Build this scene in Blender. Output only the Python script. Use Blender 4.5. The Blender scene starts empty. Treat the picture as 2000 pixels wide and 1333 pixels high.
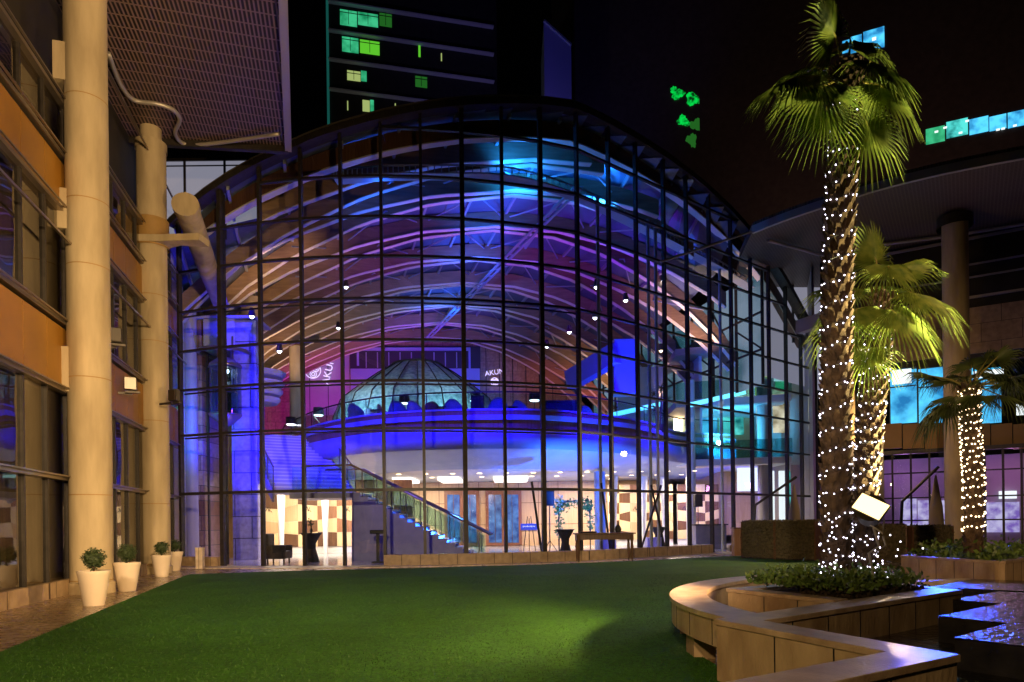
import bpy, bmesh, math, random
from mathutils import Vector, Matrix
random.seed(7)
R = math.radians
C = bpy.context.scene.collection
sc = bpy.context.scene
# ------------------------------------------------------------------ camera, sky, exposure
F, HX, HY, CAMZ, ROLL = 1300.0, 1000.0, 1022.0, 1.4, 0.012
cam = bpy.data.cameras.new('camera'); cam.lens = 36 * F / 2000; cam.sensor_width = 36
cam.shift_y = (HY - 666.5) / 2000; cam.clip_end = 500
camo = bpy.data.objects.new('camera', cam); C.objects.link(camo)
camo.location = (0, 0, CAMZ); camo.rotation_euler = (math.pi / 2, ROLL, 0); sc.camera = camo
w = bpy.data.worlds.new("World"); sc.world = w; w.use_nodes = True
nt = w.node_tree; bg = nt.nodes['Background']
sky = nt.nodes.new('ShaderNodeTexSky'); sky.sky_type = 'NISHITA'; sky.sun_disc = False
sky.sun_elevation = R(-4); sky.sun_rotation = R(200); sky.air_density = 1; sky.dust_density = 3
nt.links.new(sky.outputs[0], bg.inputs[0]); bg.inputs[1].default_value = 0.008
sc.view_settings.view_transform = 'Standard'; sc.view_settings.look = 'None'
sc.view_settings.exposure = .12; sc.view_settings.gamma = 1
cy = sc.cycles
cy.use_denoising = True; cy.max_bounces = 6; cy.diffuse_bounces = 2; cy.glossy_bounces = 3
cy.transparent_max_bounces = 24; cy.transmission_bounces = 4; cy.sample_clamp_indirect = 4
cy.caustics_reflective = False; cy.caustics_refractive = False; cy.use_light_tree = True

def lamp(name, kind, loc, color, power, target=None, size=.1, angle=90, blend=.6):
    d = bpy.data.lights.new(name, kind); d.color = color; d.energy = power
    if kind == 'AREA': d.shape = 'SQUARE'; d.size = size
    else: d.shadow_soft_size = size
    if kind == 'SPOT': d.spot_size = R(angle); d.spot_blend = blend
    o = bpy.data.objects.new(name, d); C.objects.link(o); o.location = loc
    if target is not None:
        o.rotation_euler = (Vector(target) - Vector(loc)).to_track_quat('-Z', 'Y').to_euler()
    return o
WARM = (1, .62, .26); AMB = (1, .6, .34); BLUE = (.012, .002, 1); VIO = (.22, .0, 1); MAG = (.75, .02, .75)
AZU = (.01, .12, 1); CYA = (.08, .6, 1); GRN = (.1, 1, .25); WHT = (1, .9, .8)
# floodlight on its stand beside the palms, and added fill spots behind the camera for columns, lawn and walls
lamp('floodlight_beam', 'SPOT', (4.1, 7.7, 1.72), WARM, 3600, (-8, 10.2, 5.5), .12, 112, .5)
lamp('palm_uplight', 'SPOT', (5.35, 8.7, .75), (1, .87, .38), 4200, (4.4, 8.6, 6.6), .06, 44, .6)
lamp('palm_uplight', 'SPOT', (5.2, 8.2, .75), (1, .85, .4), 600, (4.9, 9.1, 4.0), .06, 60, .6)
lamp('courtyard_fill_spot', 'SPOT', (-1.5, -5, 6.0), (1, .66, .32), 5000, (-5, 9.5, 0), .25, 66, .7)
lamp('palm_uplight', 'SPOT', (4.55, 7.55, .8), (1, .87, .38), 2600, (4.3, 8.45, 7.2), .06, 24, .6)  # extra uplight added to brighten the tallest crown
lamp('courtyard_fill_spot', 'SPOT', (-1.5, -5, 6.1), (1, .75, .48), 7500, (-5.5, 19.5, 0), .2, 25, .6)
lamp('courtyard_fill_spot', 'SPOT', (-1.3, -5, 6.1), (1, .75, .48), 8000, (4, 21.5, 0), .2, 25, .6)
lamp('wing_blue_lamp', 'SPOT', (15.5, 24, 3.6), (.02, .08, 1), 2500, (6.5, 7.5, .4), .4, 40, .6)
lamp('tower_fill_spot', 'SPOT', (22, 42, 16), (1, .5, .35), 5000, (34, 58, 40), .3, 90, .8)  # unseen spot added to lift the dark high rise
lamp('courtyard_fill_spot', 'SPOT', (-2.5, -1.5, 4.5), (1, .66, .3), 900, (2.6, 6.3, .3), .2, 52, .8)
lamp('courtyard_fill_spot', 'SPOT', (2.5, -2, 5.5), (1, .62, .3), 3600, (13.5, 20, 2.2), .2, 40, .8)
lamp('courtyard_fill_spot', 'SPOT', (3.5, -3, 6.5), (1, .66, .32), 12500, (-11, 14, 7), .25, 46, .5)
# inside the atrium
for i, (x, y, z, c, p, t, a) in enumerate([
    (-6, 25.4, 7.6, BLUE, 1700, (-5.4, 29, 4.8), 90), (-1, 25.6, 7.6, BLUE, 1700, (-1, 29, 4.8), 90), (4, 27.6, 7.6, BLUE, 1500, (3, 31, 4.8), 90), (8, 31, 7.6, BLUE, 1600, (6, 34, 4.8), 90),
    (-3, 26.4, .6, (.03, .16, 1), 4200, (-3, 30, 4.6), 110), (3, 27.5, .6, (.03, .16, 1), 4200, (3, 31, 4.6), 110),
    (-10.4, 25.2, 2.0, BLUE, 1600, (-10.8, 27.4, 7), 100), (-10.2, 25.2, 11.3, BLUE, 1100, (-10.9, 27.4, 7), 90), (-12.9, 25.4, .6, (.25, .12, 1), 160, (-12.9, 27, 6), 100),
    (-13, 42, 7.0, MAG, 3000, (-14, 52, 10), 100), (-6, 44, 11.8, VIO, 900, (-6, 47, 16), 120),
    (4, 44, 8, (1, .3, .3), 1400, (5, 53, 10), 90), (-1, 46, 7, AZU, 3000, (-4, 53, 9), 90),
    (-3.5, 30, 9.0, VIO, 1500, (-3.5, 33, 16), 110), (-5, 36, 9.0, VIO, 1300, (-5, 39, 16), 110), (2.5, 31, 9.0, (.3, .0, 1), 1100, (4, 34, 15.5), 110),
    (-9.0, 26.6, 9.8, AMB, 700, (-10.5, 29, 13), 80), (-12.2, 31, 8.0, AMB, 1300, (-12.5, 33, 13), 80), (-13.5, 37, 8.0, AMB, 1300, (-13.5, 39, 13), 80), (-14.5, 43, 8.0, AMB, 900, (-14, 45, 13), 80),
    (8.5, 32.5, 8.4, AMB, 1500, (9.5, 34, 13), 80), (8.5, 38, 8.4, AMB, 1400, (8.6, 40, 13), 80), (6.5, 43, 8.4, AMB, 1000, (6.4, 45, 13), 80),
    (0, 25.1, 14.6, (.01, .22, 1), 420, (1, 25.6, 16.3), 160), (.5, 27.4, 14.9, (.01, .25, 1), 500, (.5, 27.4, 16.3), 165), (4, 28.2, 14.6, (.01, .22, 1), 420, (4, 28.2, 16), 150), (-5, 26.4, 12.6, AZU, 300, (-5, 26.4, 16), 150),
    (-2, 34, 14.0, AZU, 700, (-2, 36, 16.4), 150), (-4, 41, 14.0, AZU, 700, (-4, 43, 16.4), 150), (-1, 30, 14.2, AZU, 600, (-1, 30, 16.4), 150),
    (-8.5, 31.4, 7.2, (.4, .75, 1), 900, (-7, 38, 7.6), 110), (-2, 31.4, 7.2, (.4, .75, 1), 900, (-3.4, 38, 7.6), 110),
    (-4, 30, 8, AMB, 500, (-4, 34, 16), 110), (-5, 37, 8, AMB, 600, (-5, 41, 16), 110), (-6, 43, 8, AMB, 400, (-6, 47, 16), 110),
    (11, 35.2, 5.6, CYA, 1600, (13, 38, 6), 120), (11.6, 37, 9.0, (.4, .75, 1), 1500, (12.5, 42, 8), 130), (12.5, 35.3, 2.5, BLUE, 500, (12.5, 38, 3), 120), (-8.4, 25.6, 6.5, BLUE, 900, (-10.2, 28.4, 6), 100), (-9.4, 25.8, 6.2, BLUE, 1400, (-9.8, 29, 4), 100), (5.2, 28.6, 7, BLUE, 900, (5.2, 31.5, 8.4), 100), (-3.6, 23.5, 3.6, (.2, .12, 1), 110, (-3.6, 25.5, .8), 130), (-12.1, 25.0, 5.4, GRN, 60, (-12.6, 25.6, 5.6), 150)]):
    lamp('atrium_spotlight_beam', 'SPOT', (x, y, z), c, p, t, .12, a, .7)
for x, y, p in [(-4.5, 36.5, 750), (0, 36.5, 850), (4.6, 37, 750), (-8.5, 30.6, 420), (9.5, 37, 420), (-10.8, 30.2, 260)]:
    lamp('lobby_ceiling_panel_light', 'AREA', (x, y, 3.8 if x > -8 else 3.6), (1, .8, .6), p, (x, y, 0), 1.6)

# ------------------------------------------------------------------ materials
M = {}
def nodes(name):
    m = bpy.data.materials.new(name); m.use_nodes = True; M[name] = m
    return m, m.node_tree, m.node_tree.nodes['Principled BSDF']
def mat(name, c1, c2=None, scale=6, rough=.6, bump=0, metal=0, spec=.5, detail=4, stretch=None, bscale=None, emit=None, es=0, coat=0):
    m, t, b = nodes(name); N = t.nodes.new; L = t.links.new
    b.inputs['Base Color'].default_value = (*c1, 1); b.inputs['Roughness'].default_value = rough
    b.inputs['Metallic'].default_value = metal; b.inputs['Specular IOR Level'].default_value = spec
    b.inputs['Coat Weight'].default_value = coat
    if emit: b.inputs['Emission Color'].default_value = (*emit, 1); b.inputs['Emission Strength'].default_value = es
    if c2 or bump:
        tc = N('ShaderNodeTexCoord'); mp = N('ShaderNodeMapping'); L(tc.outputs['Object'], mp.inputs[0])
        if stretch: mp.inputs['Scale'].default_value = stretch
        if c2:
            n = N('ShaderNodeTexNoise'); n.inputs['Scale'].default_value = scale; n.inputs['Detail'].default_value = detail
            L(mp.outputs[0], n.inputs[0]); r = N('ShaderNodeValToRGB'); L(n.outputs[0], r.inputs[0])
            r.color_ramp.elements[0].position = .3; r.color_ramp.elements[1].position = .7
            r.color_ramp.elements[0].color = (*c1, 1); r.color_ramp.elements[1].color = (*c2, 1)
            L(r.outputs[0], b.inputs['Base Color'])
        if bump:
            n2 = N('ShaderNodeTexNoise'); n2.inputs['Scale'].default_value = bscale or scale * 3; n2.inputs['Detail'].default_value = 5
            L(mp.outputs[0], n2.inputs[0]); bp = N('ShaderNodeBump'); bp.inputs['Strength'].default_value = bump
            bp.inputs['Distance'].default_value = .02; L(n2.outputs[0], bp.inputs['Height']); L(bp.outputs[0], b.inputs['Normal'])
    return m
def emis(name, col, s):
    m, t, b = nodes(name); b.inputs['Base Color'].default_value = (*[c * .3 for c in col], 1)
    b.inputs['Emission Color'].default_value = (*col, 1); b.inputs['Emission Strength'].default_value = s
    return m
def emis_var(name, c1, c2, s_, scale=.8, stretch=(1, 1, 1)):
    m, t, b = nodes(name); N = t.nodes.new; L = t.links.new; tc = N('ShaderNodeTexCoord'); mp = N('ShaderNodeMapping'); mp.inputs['Scale'].default_value = stretch
    n = N('ShaderNodeTexVoronoi'); n.inputs['Scale'].default_value = scale; n2 = N('ShaderNodeTexNoise'); n2.inputs['Scale'].default_value = scale * 2; n2.inputs['Detail'].default_value = 5
    L(tc.outputs['Object'], mp.inputs[0]); L(mp.outputs[0], n.inputs[0]); L(mp.outputs[0], n2.inputs[0])
    mx = N('ShaderNodeMix'); mx.inputs[0].default_value = .6; L(n.outputs['Distance'], mx.inputs[2]); L(n2.outputs[0], mx.inputs[3])
    r = N('ShaderNodeValToRGB'); L(mx.outputs[0], r.inputs[0]); r.color_ramp.elements[0].position = .35; r.color_ramp.elements[1].position = .62
    r.color_ramp.elements[0].color = (*c1, 1); r.color_ramp.elements[1].color = (*c2, 1)
    L(r.outputs[0], b.inputs['Emission Color']); b.inputs['Emission Strength'].default_value = s_; b.inputs['Base Color'].default_value = (.02, .02, .02, 1); b.inputs['Roughness'].default_value = .15
    return m
def glass(name, tint=(.9, .94, .95), refl=.06, rough=0.0, edge=1.0):
    m, t, b = nodes(name); N = t.nodes.new; L = t.links.new; t.nodes.remove(b)
    tr = N('ShaderNodeBsdfTransparent'); tr.inputs[0].default_value = (*tint, 1)
    g = N('ShaderNodeBsdfGlossy'); g.inputs['Roughness'].default_value = rough
    tc = N('ShaderNodeTexCoord'); nz = N('ShaderNodeTexNoise'); nz.inputs['Scale'].default_value = .8; nz.inputs['Detail'].default_value = 1; L(tc.outputs['Object'], nz.inputs[0])
    bp = N('ShaderNodeBump'); bp.inputs['Strength'].default_value = .35; bp.inputs['Distance'].default_value = .03; L(nz.outputs[0], bp.inputs['Height']); L(bp.outputs[0], g.inputs['Normal'])
    fr = N('ShaderNodeLayerWeight'); fr.inputs[0].default_value = .5
    pw = N('ShaderNodeMath'); pw.operation = 'POWER'; pw.inputs[1].default_value = 4.5; L(fr.outputs['Facing'], pw.inputs[0])
    ma = N('ShaderNodeMath'); ma.operation = 'MULTIPLY_ADD'; ma.inputs[1].default_value = edge * .8; ma.inputs[2].default_value = refl
    ma.use_clamp = True; L(pw.outputs[0], ma.inputs[0])
    mx = N('ShaderNodeMixShader'); L(ma.outputs[0], mx.inputs[0]); L(tr.outputs[0], mx.inputs[1]); L(g.outputs[0], mx.inputs[2])
    L(mx.outputs[0], t.nodes['Material Output'].inputs[0]); return m
def brick_mat(name, c1, c2, mortar, bw, bh, rough=.5, ms=.012, offset=.5, rot=None, bump=.3, noise=True, spec=.5):
    m, t, b = nodes(name); N = t.nodes.new; L = t.links.new
    tc = N('ShaderNodeTexCoord'); mp = N('ShaderNodeMapping'); L(tc.outputs['Object'], mp.inputs[0])
    if rot: mp.inputs['Rotation'].default_value = rot
    br = N('ShaderNodeTexBrick'); L(mp.outputs[0], br.inputs[0]); br.offset = offset
    br.inputs['Scale'].default_value = 1; br.inputs['Brick Width'].default_value = bw; br.inputs['Row Height'].default_value = bh
    br.inputs['Mortar Size'].default_value = ms; br.inputs['Mortar Smooth'].default_value = .2
    br.inputs['Color1'].default_value = (*c1, 1); br.inputs['Color2'].default_value = (*c2, 1); br.inputs['Mortar'].default_value = (*mortar, 1)
    b.inputs['Roughness'].default_value = rough; b.inputs['Specular IOR Level'].default_value = spec
    n = N('ShaderNodeTexNoise'); n.inputs['Scale'].default_value = 5; n.inputs['Detail'].default_value = 8; L(tc.outputs['Object'], n.inputs[0])
    mx = N('ShaderNodeMix'); mx.data_type = 'RGBA'; mx.blend_type = 'MULTIPLY'; mx.inputs[0].default_value = .7
    rp = N('ShaderNodeValToRGB'); rp.color_ramp.elements[0].position = .3; rp.color_ramp.elements[0].color = (.5, .45, .4, 1); rp.color_ramp.elements[1].position = .65
    L(n.outputs[0], rp.inputs[0]); L(br.outputs[0], mx.inputs[6]); L(rp.outputs[0], mx.inputs[7]); L(mx.outputs[2], b.inputs['Base Color'])
    mr = N('ShaderNodeMath'); mr.operation = 'MULTIPLY_ADD'; mr.inputs[1].default_value = .3; mr.inputs[2].default_value = rough - .12
    L(n.outputs[0], mr.inputs[0]); L(mr.outputs[0], b.inputs['Roughness'])
    bp = N('ShaderNodeBump'); bp.inputs['Strength'].default_value = bump; bp.inputs['Distance'].default_value = .01; bp.invert = True
    L(br.outputs['Fac'], bp.inputs['Height']); L(bp.outputs[0], b.inputs['Normal'])
    return m

mat('concrete', (.36, .28, .17), (.58, .47, .3), 2.6, .75, .4, stretch=(1, 1, .22), detail=14)
mat('dark_metal', (.03, .025, .022), (.05, .042, .036), 8, .45, metal=.3)
mat('rail_metal', (.3, .25, .2), rough=.3, metal=.8)
mat('pale_metal', (.5, .46, .42), rough=.4, metal=.5)
mat('orange_panel', (.22, .1, .01), (.38, .18, .022), .6, .45, .05)
mat('ochre_shade', (.33, .2, .06), (.4, .24, .08), 3, .6)
mat('glulam', (.26, .16, .09), (.38, .24, .14), 3, .6, .12, stretch=(.4, .4, 3))
mat('flange', (.85, .76, .62), rough=.45)
mat('roof_metal', (.1, .13, .2), (.16, .2, .28), 1, .35, metal=.2)
mat('steel', (.42, .45, .5), rough=.4, metal=.4)
mat('white_wall', (.72, .72, .72), (.8, .8, .8), 1, .6)
mat('grey_wall', (.3, .28, .3), (.36, .33, .34), 1, .6)
mat('deep_wall', (.05, .045, .05), rough=.7)
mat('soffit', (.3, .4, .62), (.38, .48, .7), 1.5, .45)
mat('mezz_band', (.4, .4, .66), rough=.5)  # part of the blue lamps' tint is put into this paint
mat('wood_brown', (.28, .13, .06), (.4, .2, .1), 4, .5, .1, stretch=(4, 4, .3))
mat('wood_warm', (.6, .38, .2), (.7, .46, .26), 3, .45, .05, stretch=(4, 4, .3))
mat('wood_dark', (.1, .045, .02), (.17, .08, .035), 4, .45, .05, stretch=(5, 5, .3))
mat('wood_light', (.75, .56, .3), (.82, .63, .36), 3, .45, .03, stretch=(4, 4, .3))
mat('lobby_floor', (.5, .48, .5), (.58, .55, .56), 2, .12)
mat('door_wood', (.2, .07, .035), (.26, .1, .05), 4, .4, .1, stretch=(4, 4, .3))
mat('stair_side', (.22, .22, .36), (.28, .28, .42), 3, .5)
mat('stair_tread', (.75, .78, .85), rough=.35)
mat('black', (.012, .012, .014), rough=.5)
mat('black_cloth', (.015, .014, .018), (.03, .03, .035), 8, .85)
mat('chair_fabric', (.3, .3, .5), (.38, .36, .55), 10, .8)
mat('chair_red', (.4, .12, .12), rough=.8)
mat('pot', (.75, .62, .47), (.8, .67, .52), 3, .5, .03)
mat('topiary', (.025, .045, .015), (.06, .09, .03), 14, .6)
mat('soil', (.03, .018, .01), (.06, .04, .022), 18, .95, .8)
mat('turf_blade', (.008, .045, .003), (.035, .12, .008), 1.0, .75)
mat('leaf', (.07, .13, .025), (.14, .22, .04), 5, .45)
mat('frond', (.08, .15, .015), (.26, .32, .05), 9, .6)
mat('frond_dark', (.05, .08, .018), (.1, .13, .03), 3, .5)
mat('petiole', (.3, .26, .06), rough=.5)
mat('trunk', (.035, .02, .013), (.13, .08, .045), 12, .9, 1.0, stretch=(1, 1, .6))
mat('hedge', (.09, .075, .04), (.16, .13, .07), 12, .8)
mat('umbrella_cloth', (.3, .25, .2), rough=.8)
mat('mud', (.09, .07, .06), (.13, .1, .08), 1, .9)
mat('tower_wall', (.02, .016, .015), (.035, .028, .026), 2, .7)
mat('tower_slab', (.6, .56, .55), rough=.7)
mat('curtain', (.09, .07, .04), (.15, .12, .07), 2, .9, stretch=(6, 6, .1))
mat('tent', (.18, .26, .26), (.6, .68, .62), 5, .6, .3, detail=12)
emis('projected_white', (.8, .65, 1), 1.5)  # glow stands in for light projected on the wall
mat('sign_blue', (.05, .12, .6), rough=.4)
mat('flowers', (.7, .65, .5), (.1, .25, .06), 9, .7)
mat('lamp_body', (.07, .06, .05), rough=.4, metal=.6)
mat('bumpy_steel', (.35, .3, .24), rough=.35, metal=.8)
mat('back_magenta', (.5, .4, .5), (.56, .44, .55), 1, .6)
mat('cyan_paint', (.15, .55, .6), rough=.5)
mat('tiles_purple', (.4, .3, .42), rough=.6)
mat('door_glass', (.02, .05, .22), (.1, .25, .6), 2.5, .12)
mat('black_stone', (.012, .012, .015), (.03, .028, .03), 5, .25, .3)
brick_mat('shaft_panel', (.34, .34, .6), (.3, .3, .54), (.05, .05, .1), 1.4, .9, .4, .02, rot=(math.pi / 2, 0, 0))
brick_mat('shaft_tiles', (.5, .4, .5), (.2, .1, .1), (.05, .05, .1), 1.4, .62, .4, .015, rot=(math.pi / 2, 0, 0))
brick_mat('paving', (.34, .23, .14), (.42, .3, .19), (.07, .05, .03), .9, .6, .24, .012, bump=.2, rot=(0, 0, .26))
brick_mat('kerb_stone', (.66, .54, .42), (.76, .64, .5), (.2, .16, .12), 1.0, 3.0, .45, .01)
brick_mat('plinth_stone', (.42, .3, .18), (.5, .36, .22), (.08, .05, .03), .62, 2.0, .5, .012, rot=(0, 0, 0))
brick_mat('tan_panel', (.42, .28, .16), (.47, .33, .2), (.12, .08, .05), 1.2, .8, .5, .012, rot=(math.pi / 2, 0, 0))
emis('bulb', (.86, .8, 1), 7)
emis('bulb_warm', (1, .72, .4), 7)
emis('flood_face', (1, .74, .32), 2.6)
emis_var('room_warm', (.25, .2, .1), (.9, .85, .6), .9, 1.3)
emis_var('room_green', (.02, .2, .12), (.3, .8, .5), .9, 1.5)
emis('spot_face', (.8, .85, 1), 14)
emis('spot_warm', (1, .7, .35), 10)
emis('lamp_glow', (.9, .9, 1), 5)
emis_var('win_green', (.01, .25, .1), (.05, .55, .25), .9, .8)
emis('dim_teal', (.01, .12, .1), .5)
emis('win_lime', (.12, .62, .03), .8)
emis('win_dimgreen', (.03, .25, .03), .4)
emis('win_olive', (.4, .5, .16), .8)
emis_var('win_cyan', (.01, .14, .35), (.08, .55, .9), 1.35, .9)
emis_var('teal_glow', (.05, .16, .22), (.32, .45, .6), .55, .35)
emis_var('win_teal', (.0, .1, .1), (.08, .65, .6), 1.2, 1.1)
emis('win_white', (.9, 1, 1), 1.1)
emis('win_blue', (.0, .12, .85), .5)
emis('cyan_strip', (.15, .75, 1), 2.0)
emis_var('lime_reflection', (.0, .04, .005), (.0, .8, .08), .8, 2.2)
emis('ceiling_glow', (1, .9, .8), 2.2)
emis_var('win_violet', (.25, .15, .6), (.7, .65, 1), .8, 2.2)
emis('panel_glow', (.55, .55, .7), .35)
emis('white_line', (.6, .62, .8), 1.2)
glass('clear_glass', (.86, .88, .9), .08)
glass('rail_glass', (.55, .8, .8), .12)
glass('office_glass', (.5, .47, .4), .14)
glass('lift_glass', (.35, .5, .55), .2)
# turf
m, t, b = nodes('turf'); N = t.nodes.new; L = t.links.new
tc = N('ShaderNodeTexCoord'); n1 = N('ShaderNodeTexNoise'); n1.inputs['Scale'].default_value = 26; n1.inputs['Detail'].default_value = 9; n1.inputs['Roughness'].default_value = .75
n2 = N('ShaderNodeTexNoise'); n2.inputs['Scale'].default_value = .9; n2.inputs['Detail'].default_value = 4
L(tc.outputs['Object'], n1.inputs[0]); L(tc.outputs['Object'], n2.inputs[0])
r1 = N('ShaderNodeValToRGB'); L(n1.outputs[0], r1.inputs[0]); e = r1.color_ramp.elements
e[0].position = .35; e[0].color = (.01, .055, .003, 1); e[1].position = .68; e[1].color = (.06, .21, .01, 1)
mx = N('ShaderNodeMix'); mx.data_type = 'RGBA'; mx.blend_type = 'MULTIPLY'; mx.inputs[0].default_value = .6
r2 = N('ShaderNodeValToRGB'); L(n2.outputs[0], r2.inputs[0]); r2.color_ramp.elements[0].position = .35; r2.color_ramp.elements[0].color = (.55, .62, .5, 1); r2.color_ramp.elements[1].position = .65
L(r1.outputs[0], mx.inputs[6]); L(r2.outputs[0], mx.inputs[7]); L(mx.outputs[2], b.inputs['Base Color']); b.inputs['Roughness'].default_value = .85
b.inputs['Specular IOR Level'].default_value = .2
wv = N('ShaderNodeTexWave'); wv.inputs['Scale'].default_value = .25; wv.inputs['Distortion'].default_value = 9; wv.inputs['Detail'].default_value = 2; wv.inputs['Detail Scale'].default_value = .6
L(tc.outputs['Object'], wv.inputs[0])
bp0 = N('ShaderNodeBump'); bp0.inputs['Strength'].default_value = .22; bp0.inputs['Distance'].default_value = .05; L(wv.outputs[0], bp0.inputs['Height'])
bp = N('ShaderNodeBump'); bp.inputs['Strength'].default_value = .8; bp.inputs['Distance'].default_value = .02; L(n1.outputs[0], bp.inputs['Height'])
L(bp0.outputs[0], bp.inputs['Normal']); L(bp.outputs[0], b.inputs['Normal'])
# water
m, t, b = nodes('water'); N = t.nodes.new; L = t.links.new
b.inputs['Base Color'].default_value = (.004, .004, .006, 1); b.inputs['Roughness'].default_value = .03; b.inputs['Specular IOR Level'].default_value = 1.0
tc = N('ShaderNodeTexCoord'); n1 = N('ShaderNodeTexNoise'); n1.inputs['Scale'].default_value = 13; n1.inputs['Detail'].default_value = 3; L(tc.outputs['Object'], n1.inputs[0])
bp = N('ShaderNodeBump'); bp.inputs['Strength'].default_value = 1.0; bp.inputs['Distance'].default_value = .03; L(n1.outputs[0], bp.inputs['Height']); L(bp.outputs[0], b.inputs['Normal'])
# ribbed perforated ceiling of the canopies (real slats of light and dark metal)
def slat_mat(name, c1, c2, ang, p1=.16, p2=.2):
    m, t, b = nodes(name); N = t.nodes.new; L = t.links.new
    tc = N('ShaderNodeTexCoord'); mp = N('ShaderNodeMapping'); mp.inputs['Rotation'].default_value = (0, 0, ang); L(tc.outputs['Object'], mp.inputs[0])
    br = N('ShaderNodeTexBrick'); br.offset = 0; L(mp.outputs[0], br.inputs[0]); br.inputs['Scale'].default_value = 1
    br.inputs['Brick Width'].default_value = p1; br.inputs['Row Height'].default_value = p2; br.inputs['Mortar Size'].default_value = .028; br.inputs['Mortar Smooth'].default_value = .5
    br.inputs['Color1'].default_value = (*c1, 1); br.inputs['Color2'].default_value = (*[c * .8 for c in c1], 1); br.inputs['Mortar'].default_value = (*c2, 1)
    L(br.outputs[0], b.inputs['Base Color']); b.inputs['Roughness'].default_value = .5; b.inputs['Metallic'].default_value = .2
    return m
slat_mat('canopy_mesh', (.02, .013, .013), (.3, .2, .17), -1.824, .42, .1)
slat_mat('canopy_mesh_plain', (.08, .055, .04), (.16, .115, .08), .6, .12, .12)

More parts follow.
